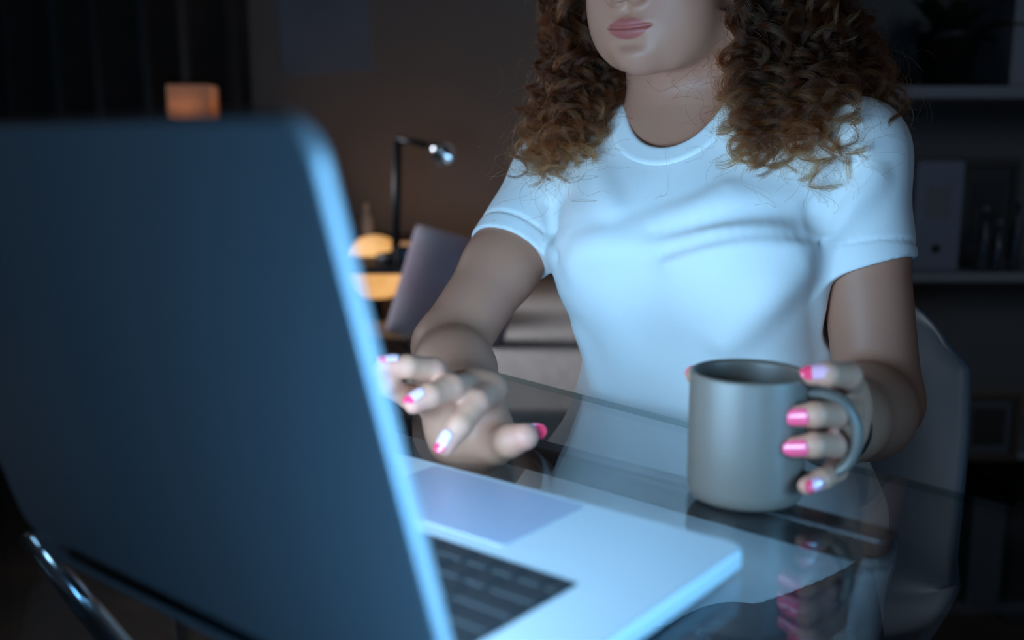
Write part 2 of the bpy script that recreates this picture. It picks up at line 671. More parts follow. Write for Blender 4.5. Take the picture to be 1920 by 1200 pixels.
# ------------------------------------------------------------------ mug
MC = np.array([0.161, 0.663, TZ])
MR, MH = 0.0397, 0.088
mug = empty('mug', tuple(MC), 'dark grey ceramic mug held by its handle on the glass desk', 'mug')
prof = [(0.0, 0.004), (0.030, 0.004), (0.031, 0.0), (0.0345, 0.0), (0.0372, 0.0012), (0.0386, 0.004), (0.0392, 0.010), (0.0396, 0.04), (MR, MH - 0.003), (MR - 0.0004, MH - 0.0008), (MR - 0.0018, MH),
        (MR - 0.0034, MH - 0.0008), (MR - 0.0040, MH - 0.004), (MR - 0.0044, 0.05), (MR - 0.005, 0.014), (MR - 0.009, 0.008), (0.0, 0.0075)]
mb = link('body', lathe_mesh('body', prof, 72, MC), M_mug, mug)
hd = np.array([math.cos(R(-23)), math.sin(R(-23)), 0])
hp = []
for rr, zz in ((0.0385, 0.0765), (0.050, 0.0765), (0.0625, 0.0715), (0.0705, 0.058), (0.0715, 0.045), (0.067, 0.031), (0.056, 0.0215), (0.046, 0.0185), (0.0385, 0.0175)):
    hp.append(MC + hd * rr + np.array([0, 0, zz]))
hp = smooth_curve(hp, 40)
link('handle', tube_mesh('handle', hp, 0.0056, 16, squash=(0.72, 1.25, (0, 0, 1))), M_mug, mug)
cf = link('coffee', lathe_mesh('coffee', [(0, 0.052), (MR - 0.0046, 0.052)], 48, MC), mat('coffee', (0.012, 0.008, 0.006), 0.08), mug)

# ------------------------------------------------------------------ the woman: joints
person = empty('person', (0.2, 1.02, 0), 'woman in a white t-shirt with curly brown hair holding a mug at the desk', 'person')
LSH, LEL, LWR = PX(1600, 285, 0.940), PX(1648, 752, 0.905), PX(1545, 806, 0.768)
RSH, REL, RWR = PX(1050, 330, 1.110), PX(842, 650, 1.000), PX(884, 830, 0.812)
TH = R(36)                                       # torso turned towards the laptop
tf = np.array([-math.sin(TH), -math.cos(TH), 0])  # chest direction
tl = np.array([math.cos(TH), -math.sin(TH), 0])   # her left
NECK = PX(1272, 255, 1.045)
HEADC = np.array([0.158, 1.026, 1.166])

# torso profile: z, centre along tl / tf from (0.19,1.02), half width, depth front, depth back
TC = np.array([0.190, 1.025, 0])
prof_t = np.array([
    # z,    dl,    df,    a,     bf,    bb
    [0.500, 0.010, 0.02, 0.205, 0.165, 0.12],
    [0.585, 0.010, 0.03, 0.190, 0.175, 0.12],
    [0.640, 0.018, 0.01, 0.176, 0.138, 0.110],
    [0.700, 0.020, 0.00, 0.140, 0.114, 0.098],
    [0.760, 0.019, 0.00, 0.122, 0.102, 0.090],
    [0.820, 0.019, 0.00, 0.121, 0.104, 0.090],
    [0.870, 0.017, 0.00, 0.122, 0.106, 0.090],
    [0.915, 0.009, 0.00, 0.133, 0.098, 0.090],
    [0.955, -0.002, -0.004, 0.146, 0.084, 0.088],
    [0.990, 0.000, -0.010, 0.125, 0.064, 0.070],
    [1.020, 0.000, -0.014, 0.085, 0.050, 0.055],
    [1.045, 0.000, -0.014, 0.050, 0.035, 0.04]])
_zd = np.linspace(prof_t[0, 0], prof_t[-1, 0], 200)
_tab = np.stack([np.interp(_zd, prof_t[:, 0], prof_t[:, i]) for i in range(1, 6)], 1)
_k = np.exp(-np.linspace(-2, 2, 25) ** 2)
_k /= _k.sum()
_tab = np.stack([np.convolve(np.pad(_tab[:, i], 12, mode='edge'), _k, 'valid') for i in range(5)], 1)


def torso_fn(off, zlo, zhi, hem=0.0):
    def fn(X, Y, Z):
        z1 = np.ravel(Z)
        P = [np.interp(z1, _zd, _tab[:, i]).astype(np.float32)[None, None, :] for i in range(5)]
        x, y = X - TC[0], Y - TC[1]
        l = x * tl[0] + y * tl[1] - P[0]
        f = x * tf[0] + y * tf[1] - P[1]
        a = P[2] * 1.06 + off
        b = np.where(f > 0, P[3] + off, P[4] + off)
        l2, f2 = l / a, f / b
        q = (np.abs(l2) ** 2.75 + np.abs(f2) ** 2.75) ** (1 / 2.75)
        d = (q - 1) * np.minimum(a, b)
        dz = np.maximum(zlo + hem * np.clip(l - 0.04, 0, 0.2) - Z, Z - zhi)
        return np.maximum(d, dz) + 0 * X
    return fn


# ------------------------------------------------------------------ shirt
sh = Field((-0.06, 0.78, 0.52), (0.50, 1.22, 1.08), 0.0022)
sh.apply(torso_fn(0.0, 0.562, 1.06, 0.40), (-0.2, 0.7, 0.5), (0.6, 1.3, 1.1), 0.01)
for s in (-1, 1):                                # bust under the cloth
    c = TC + tl * (s * 0.062 + 0.008) + tf * 0.072 + np.array([0, 0, 0.872])
    sh.ball(c, (0.062, 0.052, 0.062), 0.05, np.stack([tl, tf, [0, 0, 1]], 1))


def lerp(a, b, t):
    return a + (b - a) * t


def sleeve(S, E, t_end, r0, r1, tilt=0.0):
    d = (E - S) / np.linalg.norm(E - S)
    end = lerp(S, E, t_end)
    a, b = S.astype(np.float32), (end + d * 0.05).astype(np.float32)

    def fn(X, Y, Z):
        c = cone(X, Y, Z, a, b, r0, r1)
        pl = (X - end[0]) * (d[0] + tilt) + (Y - end[1]) * d[1] + (Z - end[2]) * d[2]
        return np.maximum(c, pl)

    def inner(X, Y, Z):
        a2 = (end - d * 0.05).astype(np.float32)
        return cone(X, Y, Z, a2, b, r0 - 0.009, r1 - 0.0042)
    lo, hi = np.minimum(a, b) - 0.06, np.maximum(a, b) + 0.06
    return fn, inner, lo, hi


for S in (LSH, RSH):                             # shoulders and trapezius
    sh.chain([NECK + np.array([0, 0.01, 0.0]) + (S - NECK) * 0.28, lerp(NECK, S, 0.7) + np.array([0, 0, 0.004]), S], [0.036, 0.042, 0.047], 0.05)
slv = []
for S, E, te, r0, r1, ti in ((LSH, LEL, 0.49, 0.0450, 0.0472, 0.22), (RSH, REL, 0.485, 0.0485, 0.0440, 0.06)):
    fn, inn, lo, hi = sleeve(S, E, te, r0, r1, ti)
    sh.apply(fn, lo, hi, 0.022)
    slv.append((S, E, te, inn, lo, hi))
# armpit creases between sleeve and chest
for pts in (((1534, 455), (1528, 420), (1522, 385)), ((1046, 478), (1036, 430), (1030, 385))):
    P = [sh.hit(*p) for p in pts]
    sh.chain(P, [0.0035, 0.003, 0.0015], 0.012, op='sub')


def ridge(pts, rads, k=0.018, sink=0.004, op='add'):
    P = np.array([sh.hit(*p) for p in pts])
    P = smooth_curve(P, 14)
    P = P - sh.grad(P) * (sink + 0.0018) if op == 'add' else P + sh.grad(P) * sink
    r = np.interp(np.linspace(0, 1, 14), np.linspace(0, 1, len(rads)), rads)
    sh.chain(list(P), list(r), k, op=op)


ridge([(1528, 430), (1480, 421), (1410, 420), (1340, 430), (1270, 448), (1190, 462)], [0.009, 0.009, 0.0080, 0.0065, 0.005, 0.002], 0.014, 0.0048)
ridge([(1530, 450), (1480, 448), (1410, 452), (1340, 468), (1260, 496)], [0.008, 0.0075, 0.0062, 0.005, 0.003], 0.020, 0.0045)
ridge([(1524, 440), (1460, 435), (1390, 437), (1310, 454), (1240, 476)], [0.004, 0.004, 0.0028, 0.0016, 0.0002], 0.012, 0.0015, 'sub')
ridge([(1520, 408), (1450, 398), (1380, 400), (1300, 414), (1220, 436)], [0.005, 0.004, 0.003, 0.0018, 0.0002], 0.024, 0.002, 'sub')
ridge([(1046, 468), (1110, 456), (1180, 444), (1250, 424), (1310, 396), (1362, 356)], [0.007, 0.006, 0.0055, 0.005, 0.0045, 0.002], 0.022, 0.0050)
ridge([(1075, 505), (1088, 482), (1125, 474), (1180, 474)], [0.004, 0.0055, 0.005, 0.001], 0.022, 0.0045)
ridge([(1110, 270), (1120, 330), (1150, 390)], [0.003, 0.006, 0.003], 0.02, 0.003)
ridge([(1500, 500), (1440, 560), (1360, 640)], [0.003, 0.005, 0.002], 0.03, 0.003)
ridge([(1540, 560), (1550, 640), (1548, 720)], [0.004, 0.006, 0.004], 0.02, 0.003)
ridge([(1085, 620), (1110, 690), (1125, 740)], [0.004, 0.005, 0.004], 0.02, 0.003)
ridge([(1640, 330), (1600, 380), (1560, 430)], [0.003, 0.005, 0.004], 0.02, 0.003)
ridge([(1600, 300), (1570, 360), (1545, 420)], [0.002, 0.005, 0.004], 0.015, 0.002, 'sub')
# sleeve hems: a stitched groove, then the openings
for S, E, te, inn, lo, hi in slv:
    sh.apply(inn, lo, hi, 0.002, 'sub')
    d = (E - S) / np.linalg.norm(E - S)
    c = lerp(S, E, te) - d * 0.020
    u = np.cross(d, [0, 0, 1.0])
    u /= np.linalg.norm(u)
    w = np.cross(d, u)
    ring = np.array([c + 0.07 * (u * math.cos(a) + w * math.sin(a)) for a in np.linspace(0, 2 * math.pi, 49)])
    keep = []
    for p in ring:                                # pull the ring onto the cloth
        q = p.copy()
        for _ in range(60):
            if sh.sample(q[None])[0] < 0:
                break
            q = q + (c - q) / max(np.linalg.norm(c - q), 1e-6) * 0.001
        keep.append(q)
    sh.chain(keep, [0.0013] * len(keep), 0.0025, op='sub', kin=0.002)
# neck opening
ND = (HEADC + np.array([0, 0.01, -0.06]) - NECK)
ND /= np.linalg.norm(ND)
NC = PX(1290, 208, 1.030)                         # centre of the neckline
nfw = np.array([-math.sin(R(20)), -math.cos(R(20)), 0])
nrm = np.array([nfw[0] * 0.5, nfw[1] * 0.5, 0.87])
nrm /= np.linalg.norm(nrm)
nu = np.array([math.cos(R(20)), -math.sin(R(20)), 0])
nu = nu - nrm * (nu @ nrm)
nu /= np.linalg.norm(nu)
nw = np.cross(nrm, nu)
if nw @ tf < 0:
    nw = -nw
NA, NB = 0.063, 0.086


def neck_cut(X, Y, Z):
    x, y, z = X - NC[0], Y - NC[1], Z - NC[2]
    u = x * nu[0] + y * nu[1] + z * nu[2]
    w = x * nw[0] + y * nw[1] + z * nw[2]
    n = x * nrm[0] + y * nrm[1] + z * nrm[2]
    return np.maximum((np.sqrt((u / NA) ** 2 + (w / NB) ** 2) - 1) * NA, -n - 0.16)


sh_full = sh.F.copy()
sh.apply(neck_cut, NC - 0.15, NC + 0.15, 0.004, 'sub')
# hem of the shirt: hollow from below
V, Q = sh.nets()
shirt = link('t_shirt', from_np('t_shirt', V, Q), M_shirt, person)
# collar rib laid over the edge of the opening
sh.F, cutF = sh_full, sh.F
na, ns = 120, 9
ang = np.linspace(0, 2 * np.pi, na, endpoint=False)
G = []
for j, s in enumerate(np.linspace(-0.003, 0.0165, ns)):
    p = NC + np.outer(np.cos(ang), nu) * (NA + s) + np.outer(np.sin(ang), nw) * (NB + s)
    # walk along the opening's axis onto the cloth
    q = p + nrm * 0.07
    for _ in range(200):
        v = sh.sample(q)
        q = q - nrm * np.clip(v * 0.6, 0, 0.004)[:, None]
    off = 0.0022 if 0 < j < ns - 1 else 0.0002
    q = q + sh.grad(q) * off
    G.append(q)
G = np.array(G)
for _ in range(2):
    G = 0.5 * G + 0.25 * np.roll(G, 1, 1) + 0.25 * np.roll(G, -1, 1)
under = G[::-1] - nrm * 0.004
GG = np.concatenate([G, under])
Fq = []
nr_ = len(GG)
for j in range(nr_):
    for i in range(na):
        Fq.append((j * na + i, j * na + (i + 1) % na, ((j + 1) % nr_) * na + (i + 1) % na, ((j + 1) % nr_) * na + i))
col_o = link('collar', from_np('collar', GG.reshape(-1, 3), Fq), M_shirt, person)
col_o.parent = shirt
col_o.matrix_parent_inverse = Matrix()
col_o['label'] = 'ribbed round collar band'
seam_ring = G[-1] + sh.grad(G[-1]) * 0.0
sh.F = cutF

# ------------------------------------------------------------------ skin
SKIN = np.array([0.48, 0.214, 0.136])
bodyV, bodyQ, bodyC = [], [], []


def add_body(V, Q, C):
    off = sum(len(v) for v in bodyV)
    bodyV.append(V)
    bodyQ.append(Q + off)
    bodyC.append(C)


# head: local frame x = her left, y = out of the face, z = up
yaw, nod = R(37), R(9)
fdir = np.array([-math.sin(yaw), -math.cos(yaw), 0])
hx = np.array([math.cos(yaw), -math.sin(yaw), 0])
hy = fdir * math.cos(nod) + np.array([0, 0, -math.sin(nod)])
hz = np.cross(hx, hy)
if hz[2] < 0:
    hz = -hz
HM = np.stack([hx, hy, hz], 1)


def H(x, y, z):
    return HEADC + HM @ np.array([x, y, z])


hf = Field(HEADC + np.array([-0.16, -0.17, -0.27]), HEADC + np.array([0.19, 0.15, 0.14]), 0.0016)
hf.ball(H(0, -0.018, 0.035), (0.073, 0.092, 0.086), 0.01, HM)
hf.ball(H(0, 0.028, -0.015), (0.060, 0.062, 0.074), 0.03, HM)
for s in (-1, 1):
    hf.chain([H(s * 0.055, -0.008, -0.035), H(s * 0.050, 0.008, -0.060), H(s * 0.022, 0.060, -0.078), H(0, 0.068, -0.080)], [0.016, 0.015, 0.014, 0.015], 0.025)
    hf.ball(H(s * 0.034, 0.052, -0.030), (0.026, 0.026, 0.030), 0.03, HM)
    hf.ball(H(s * 0.030, 0.052, -0.060), (0.024, 0.024, 0.026), 0.03, HM)
    hf.ball(H(s * 0.033, 0.078, 0.022), (0.017, 0.010, 0.010), 0.02, HM, op='sub')      # eye sockets
    hf.ball(H(s * 0.033, 0.0690, 0.0265), (0.0145, 0.0135, 0.0085), 0.004, HM)          # upper lid
    hf.ball(H(s * 0.033, 0.0675, 0.0120), (0.0140, 0.0120, 0.0055), 0.006, HM)          # lower lid
    hf.chain([H(s * 0.012, 0.080, 0.040), H(s * 0.045, 0.067, 0.043)], [0.007, 0.005], 0.02)   # brows
    hf.ball(H(s * 0.0735, -0.012, 0.0), (0.008, 0.018, 0.030), 0.008, HM)              # ears
hf.ball(H(0, 0.0795, -0.079), (0.015, 0.013, 0.013), 0.018, HM)                          # chin
hf.ball(H(0, 0.074, -0.058), (0.028, 0.019, 0.024), 0.022, HM)                          # muzzle
hf.chain([H(0, 0.086, 0.032), H(0, 0.098, 0.002), H(0, 0.108, -0.024)], [0.008, 0.009, 0.0095], 0.014)
for s in (-1, 1):
    hf.ball(H(s * 0.0115, 0.096, -0.0280), (0.0085, 0.010, 0.0075), 0.008, HM)          # nostril wings
    hf.ball(H(s * 0.0065, 0.102, -0.0352), (0.0035, 0.005, 0.003), 0.003, HM, op='sub')
hf.chain([H(0, 0.0985, -0.033), H(0, 0.0965, -0.044)], [0.0018, 0.0024], 0.006, op='sub')  # philtrum
MZ = -0.0555                                                                             # mouth line


def lip_y(x):
    return 0.0915 - 11.0 * x * x


xs = np.linspace(-0.0215, 0.0215, 13)
up_z = lambda x: MZ + 0.0040 - 0.0010 * np.exp(-(x / 0.004) ** 2) - 6.5 * x * x
lo_z = lambda x: MZ - 0.0052 + 10.0 * x * x
hf.chain([H(x, lip_y(x) + 0.0005, up_z(x)) for x in xs], [max(0.0012, 0.0047 - 7.0 * x * x) for x in xs], 0.004, 0.003)
hf.chain([H(x, lip_y(x) - 0.0005, lo_z(x)) for x in xs[1:-1]], [max(0.0012, 0.0062 - 11.5 * x * x) for x in xs[1:-1]], 0.004, 0.003)
hf.chain([H(x, lip_y(x) + 0.0052 - 1.5 * x * x, MZ - 0.0002 + 2.2 * x * x) for x in np.linspace(-0.024, 0.024, 13)], [0.0010] * 13, 0.0028, 0.002, op='sub')
hf.ball(H(0, 0.0975, -0.0700), (0.014, 0.004, 0.003), 0.012, HM, op='sub')              # below the lower lip
# neck and upper chest
n_top = H(0.008, -0.026, -0.045)
n_bot = NECK + np.array([0.0, 0.012, -0.04])
hf.chain([n_top, lerp(n_top, n_bot, 0.5), n_bot], [0.047, 0.0440, 0.052], 0.03)
hf.chain([H(0, 0.020, -0.075), H(0, -0.005, -0.10)], [0.018, 0.028], 0.03)
hf.apply(torso_fn(-0.010, 0.70, 1.2), (-0.2, 0.7, 0.7), (0.6, 1.3, 1.05), 0.05)
for S in (LSH, RSH):
    hf.chain([NECK, lerp(NECK, S, 0.6)], [0.03, 0.03], 0.04)
PITN = NECK + tf * 0.062 + np.array([0, 0, -0.030])
for s in (-1, 1):                                # collar bones, throat cords and the notch between
    hf.chain([PITN + tl * s * 0.012, PITN + tl * s * 0.06 + np.array([0, 0, 0.012]) - tf * 0.006], [0.007, 0.007], 0.016)
    hf.chain([H(s * 0.052, -0.03, -0.05), PITN + tl * s * 0.012 + tf * -0.008], [0.012, 0.007], 0.022)
hf.ball(PITN + np.array([0, 0, 0.006]), (0.008, 0.008, 0.009), 0.014, op='sub')
V, Q = hf.nets()
L = (V - HEADC) @ HM
C = np.tile(SKIN, (len(V), 1))
x_, y_, z_ = L[:, 0], L[:, 1], L[:, 2]
ax_ = np.clip(1 - (x_ / 0.0230) ** 2, 0, 1)
top = MZ + 0.0016 * 0 + (0.0090 - 0.0016 * np.exp(-(x_ / 0.0035) ** 2)) * ax_ ** 0.9
bot = MZ - 0.0108 * ax_ ** 0.75
w = np.clip((top - z_) / 0.0012 + 0.5, 0, 1) * np.clip((z_ - bot) / 0.0012 + 0.5, 0, 1) * (np.abs(x_) < 0.0230) * (y_ > 0.05)
C = C * (1 - w[:, None]) + np.array([0.42, 0.105, 0.085]) * w[:, None]
rosy = 0.55 * np.exp(-(((np.abs(x_) - 0.036) / 0.018) ** 2 + ((z_ + 0.012) / 0.02) ** 2)) * (y_ > 0) + 0.35 * np.exp(-((x_ / 0.02) ** 2 + ((z_ + 0.1) / 0.012) ** 2)) * (y_ > 0.03)
C = C * (1 - rosy[:, None] * (1 - w[:, None])) + np.array([0.56, 0.20, 0.15]) * (rosy * (1 - w))[:, None]
add_body(V, Q, C)

NAILS = []


def hand_tint(V, tips):
    C = np.tile(SKIN, (len(V), 1))
    for t, r in tips:
        w = 0.6 * np.exp(-(np.linalg.norm(V - t, axis=1) / r) ** 2)
        C = C * (1 - w[:, None]) + np.array([0.60, 0.22, 0.165]) * w[:, None]
    return C


# left arm and the hand on the mug
la = Field((0.08, 0.56, 0.66), (0.46, 1.10, 1.06), 0.0016)
la.chain([LSH, lerp(LSH, LEL, 0.45), LEL], [0.0405, 0.0395, 0.037], 0.02, 0.004)
la.chain([LEL, lerp(LEL, LWR, 0.28) + np.array([0, 0, -0.003]), lerp(LEL, LWR, 0.7), LWR], [0.037, 0.0385, 0.031, 0.0245], 0.012, 0.02)
W = LWR
LF = {
    'index': ([PX(1592, 728, .716), PX(1590, 704, .668), PX(1552, 701, .651), PX(1522, 703, .653)], [.0098, .0088, .0080, .0068]),
    'middle': ([PX(1600, 765, .714), PX(1567, 777, .660), PX(1530, 777, .644), PX(1494, 780, .651)], [.0100, .0088, .0080, .0072]),
    'ring': ([PX(1594, 805, .716), PX(1563, 834, .662), PX(1526, 835, .646), PX(1490, 838, .651)], [.0096, .0084, .0077, .0070]),
    'pinky': ([PX(1580, 842, .722), PX(1566, 882, .676), PX(1540, 899, .660), PX(1513, 911, .654)], [.0086, .0076, .0068, .0060]),
}
for nme, (J, r) in LF.items():
    la.chain([W, lerp(W, J[0], 0.6), J[0]], [0.016, 0.0125, r[0] + .0015], 0.016)
for nme, (J, r) in LF.items():
    la.chain(J, r, 0.005, 0.003)
LT = [lerp(W, PX(1560, 770, .745), 0.6), PX(1520, 760, .752), PX(1420, 730, .742), PX(1345, 712, .737), PX(1306, 704, .728)]
la.chain(LT, [.016, .0135, .0105, .0095, .0078], 0.012, 0.006)
V, Q = la.nets()
add_body(V, Q, hand_tint(V, [(J[3], .011) for J, r in LF.values()] + [(J[1], .010) for J, r in LF.values()]))


def cv(px, py, d):
    """direction given as right / down in the picture and away from the camera"""
    v = px * np.array([1, 0, 0]) - py * np.array([0, SP, CP]) + d * np.array([0, CP, -SP])
    return v / np.linalg.norm(v)


def nail(tip, along, normal, rad, length, width, m, lift=0.75):
    along = along / np.linalg.norm(along)
    n = normal - along * (normal @ along)
    n /= np.linalg.norm(n)
    s = np.cross(along, n)
    nu_, nv_ = 12, 9
    V, A = [], []
    for layer, dz in ((0, 0.0), (1, -0.0009)):
        for i in range(nu_):
            u = i / (nu_ - 1)
            # outline: rounded at the cuticle, almond at the free end
            wid = width * 0.5 * min(1, (1 - (1 - min(u / 0.22, 1)) ** 2) ** 0.5 + 0.12) * (1 if u < 0.68 else max(0.16, (1 - ((u - 0.68) / 0.36) ** 2)) ** 0.75)
            for j in range(nv_):
                v = -1 + 2 * j / (nv_ - 1)
                x = v * wid
                h = rad * 0.97 + 0.0014 + 0.0007 * (1 - u) - (x * x) / (2 * rad * 0.95) - 0.0022 * u * u
                p = tip + along * (u - 0.60) * length + s * x + n * (h + dz)
                V.append(p)
                A.append(u)
    F = []
    o2 = nu_ * nv_
    for i in range(nu_ - 1):
        for j in range(nv_ - 1):
            a = i * nv_ + j
            F.append((a, a + 1, a + nv_ + 1, a + nv_))
            F.append((o2 + a, o2 + a + nv_, o2 + a + nv_ + 1, o2 + a + 1))
    rim = [i * nv_ for i in range(nu_)] + [(nu_ - 1) * nv_ + j for j in range(1, nv_)] + [i * nv_ + nv_ - 1 for i in range(nu_ - 2, -1, -1)] + [j for j in range(nv_ - 2, 0, -1)]
    for a, b in zip(rim, rim[1:] + rim[:1]):
        F.append((a, a + o2, b + o2, b))
    me = from_np('fingernail', V, F)
    bm = bmesh.new()
    bm.from_mesh(me)
    bmesh.ops.recalc_face_normals(bm, faces=bm.faces)
    bm.to_mesh(me)
    bm.free()
    at = me.attributes.new('along', 'FLOAT', 'POINT')
    at.data.foreach_set('value', np.array(A, np.float32))
    o = link('fingernail', me, m, person)
    return o


for nme, nv, ln, wd, m, lab in (('index', cv(.25, -.45, -1), .0185, .0102, M_nail_half, 'pale pink nail with a hot pink pointed tip'),
                                ('middle', cv(.30, -.05, -1), .0180, .0108, M_nail_pink, 'glossy pink nail'),
                                ('ring', cv(.30, -.05, -1), .0165, .0104, M_nail_pink, 'glossy pink nail'),
                                ('pinky', cv(.22, -.05, -1), .0130, .0088, M_nail_half, 'pink nail, half pale')):
    J, r = LF[nme]
    o = nail(J[3] + (J[3] - J[2]) * 0.02, J[3] - J[2], nv, r[3], ln, wd, m)
    o['label'] = lab
nail(LT[4], LT[4] - LT[3], cv(-.2, -.3, 1), .0078, .014, .011, M_nail_pink)

# right arm and the typing hand
rf = Field((-0.17, 0.60, 0.70), (0.14, 1.14, 1.06), 0.0016)
rf.chain([RSH, lerp(RSH, REL, 0.55), REL], [0.042, 0.0375, 0.0355], 0.02, 0.02)
rf.chain([REL, lerp(REL, RWR, 0.30), lerp(REL, RWR, 0.7), RWR], [0.0355, 0.0360, 0.0295, 0.0235], 0.012, 0.02)
W = RWR
RF = {
    'index': ([PX(921, 731, .757), PX(893, 754, .722), PX(862, 797, .706), PX(836, 836, .700)], [.0108, .0098, .0088, .0072]),
    'middle': ([PX(884, 724, .757), PX(846, 727, .714), PX(806, 742, .697), PX(776, 757, .690)], [.0108, .0098, .0086, .0072]),
    'ring': ([PX(843, 733, .757), PX(811, 694, .722), PX(764, 687, .706), PX(724, 685, .700)], [.0102, .0092, .0082, .0070]),
    'pinky': ([PX(806, 757, .757), PX(768, 744, .722), PX(726, 722, .707), PX(697, 706, .702)], [.0094, .0084, .0074, .0062]),
}
for nme, (J, r) in RF.items():
    rf.chain([W, lerp(W, J[0], 0.6), J[0]], [0.017, 0.0140, r[0] + .001], 0.018)
for nme, (J, r) in RF.items():
    rf.chain(J, r, 0.006, 0.003)
rf.ball(PX(915, 822, .772), (.021, .017, .024), 0.018)          # thenar
rf.ball(PX(852, 818, .776), (.019, .017, .026), 0.018)          # heel on the little finger's side
RT = [PX(912, 832, .782), PX(930, 836, .757), PX(956, 826, .732), PX(984, 819, .722)]
rf.chain(RT, [.015, .0135, .0118, .0100], 0.010, 0.005)
V, Q = rf.nets()
add_body(V, Q, hand_tint(V, [(J[3], .013) for J, r in RF.values()] + [(RT[3], .014)] + [(J[1], .010) for J, r in RF.values()]))
for nme, nv, ln, wd, lab in (('index', cv(-.55, -.45, -1), .0175, .0098, 'pale lilac nail with a hot pink tip'),
                             ('middle', cv(-.25, -1, -.75), .0165, .0098, 'pale lilac nail with a hot pink tip'),
                             ('ring', cv(0, -1, -.55), .0150, .0094, 'pale lilac nail with a hot pink tip'),
                             ('pinky', cv(0, -1, -.4), .0130, .0084, 'pale lilac nail with a hot pink tip')):
    J, r = RF[nme]
    o = nail(J[3] + (J[3] - J[2]) * 0.08, J[3] - J[2], nv, r[3], ln, wd, M_nail_tip)
    o['label'] = lab
o = nail(RT[3] + cv(1, -.1, 0) * 0.0085, cv(1, -.12, -.15), cv(.1, -.45, 1), .0085, .017, .0125, M_nail_half)
o['label'] = 'pale nail with a hot pink tip'

me = from_np('body', np.vstack(bodyV), np.vstack(bodyQ))
at = me.color_attributes.new('tint', 'FLOAT_COLOR', 'POINT')
cc = np.ones((len(me.vertices), 4), np.float32)
cc[:, :3] = np.vstack(bodyC)
at.data.foreach_set('color', cc.ravel())
link('body', me, M_skin, person)
for s in (-1, 1):
    c = H(s * 0.033, 0.0700, 0.020)
    bm = bmesh.new()
    bmesh.ops.create_uvsphere(bm, u_segments=20, v_segments=14, radius=0.0115, matrix=Matrix.Translation(Vector(c)))
    eo = link('eye', bm_done(bm, 'eye'), mat('eye_white', (0.30, 0.28, 0.27), 0.25), person)
    bm = bmesh.new()
    bmesh.ops.create_uvsphere(bm, u_segments=16, v_segments=10, radius=0.0062, matrix=Matrix.Translation(Vector(c + HM @ np.array([0, 0.0062, -0.0022]))))
    io = link('iris', bm_done(bm, 'iris'), mat('iris_brown', (0.03, 0.016, 0.01), 0.15), person)
    io.parent = eo
    io.matrix_parent_inverse = Matrix()

# jeans
jn = Field((-0.22, 0.42, 0.04), (0.46, 1.22, 0.66), 0.004)
hipL, hipR = np.array([0.275, 1.0, 0.525]), np.array([0.10, 1.09, 0.525])
kneeL, kneeR = np.array([0.115, 0.60, 0.51]), np.array([-0.075, 0.70, 0.51])
ankL, ankR = np.array([0.12, 0.62, 0.09]), np.array([-0.07, 0.74, 0.09])
jn.apply(torso_fn(-0.014, 0.45, 0.60), (-0.2, 0.7, 0.4), (0.6, 1.3, 0.66), 0.03)
for hp_, kn, an in ((hipL, kneeL, ankL), (hipR, kneeR, ankR)):
    jn.chain([hp_, lerp(hp_, kn, .5), kn], [0.080, 0.068, 0.055], 0.04, 0.03)
    jn.chain([kn, lerp(kn, an, .35), an], [0.055, 0.052, 0.042], 0.02, 0.02)
V, Q = jn.nets()
link('jeans', from_np('jeans', V, Q), M_jeans, person)
for an in (ankL, ankR):
    sf = Field(an + np.array([-.16, -.24, -.1]), an + np.array([.1, .1, .04]), 0.004)
    sf.chain([an + np.array([0, .02, -.055]), an + tf * 0.09 + np.array([0, 0, -.055]), an + tf * .17 + np.array([0, 0, -.062])], [.036, .037, .028], 0.02)
    sf.chain([an, an + np.array([0, .01, -.05])], [.04, .04], 0.02)
    V, Q = sf.nets()
    link('shoe', from_np('shoe', V, Q), M_leather, person)

# ------------------------------------------------------------------ wristwatch
wd_ = (LWR - LEL) / np.linalg.norm(LWR - LEL)
wc = LWR - wd_ * 0.014
watch = empty('wristwatch', tuple(wc), 'black wristwatch on the wrist behind the mug handle', 'watch')
bx_ = cv(.15, -1, .3) - wd_ * (cv(.15, -1, .3) @ wd_)
bx_ /= np.linalg.norm(bx_)
by_ = np.cross(wd_, bx_)
ringp = [wc + 0.0290 * (bx_ * math.cos(a) + by_ * math.sin(a)) for a in np.linspace(0, 2 * math.pi, 40, endpoint=False)]
strap = link('strap', tube_mesh('strap', ringp, 0.010, 12, True, squash=(0.28, 1.0, tuple(ringp[0] - wc))), M_leather, watch)
rot = Matrix((wd_, by_, bx_)).transposed()
box('case', wc + bx_ * 0.0325, (0.034, 0.038, 0.010), M_black, watch, 0.004, rot, 3, True)
box('dial', wc + bx_ * 0.0377, (0.029, 0.033, 0.0008), mat('watch_glass', (0.01, 0.01, 0.012), 0.06), watch, 0.0002, rot, 1)

# ------------------------------------------------------------------ hair
rng = np.random.default_rng(7)


def lock_paths(n, s_fn):
    out = []
    for _ in range(n):
        out.append(s_fn())
    return out


def disc():
    a, r = rng.uniform(0, 2 * np.pi), np.sqrt(rng.uniform(0, 1))
    return r * np.cos(a), r * np.sin(a)


def scalp(x, y, z):
    v = np.array([x, y, z], float)
    v /= np.linalg.norm(v)
    return H(v[0] * 0.076, -0.018 + v[1] * 0.094, 0.035 + v[2] * 0.088)


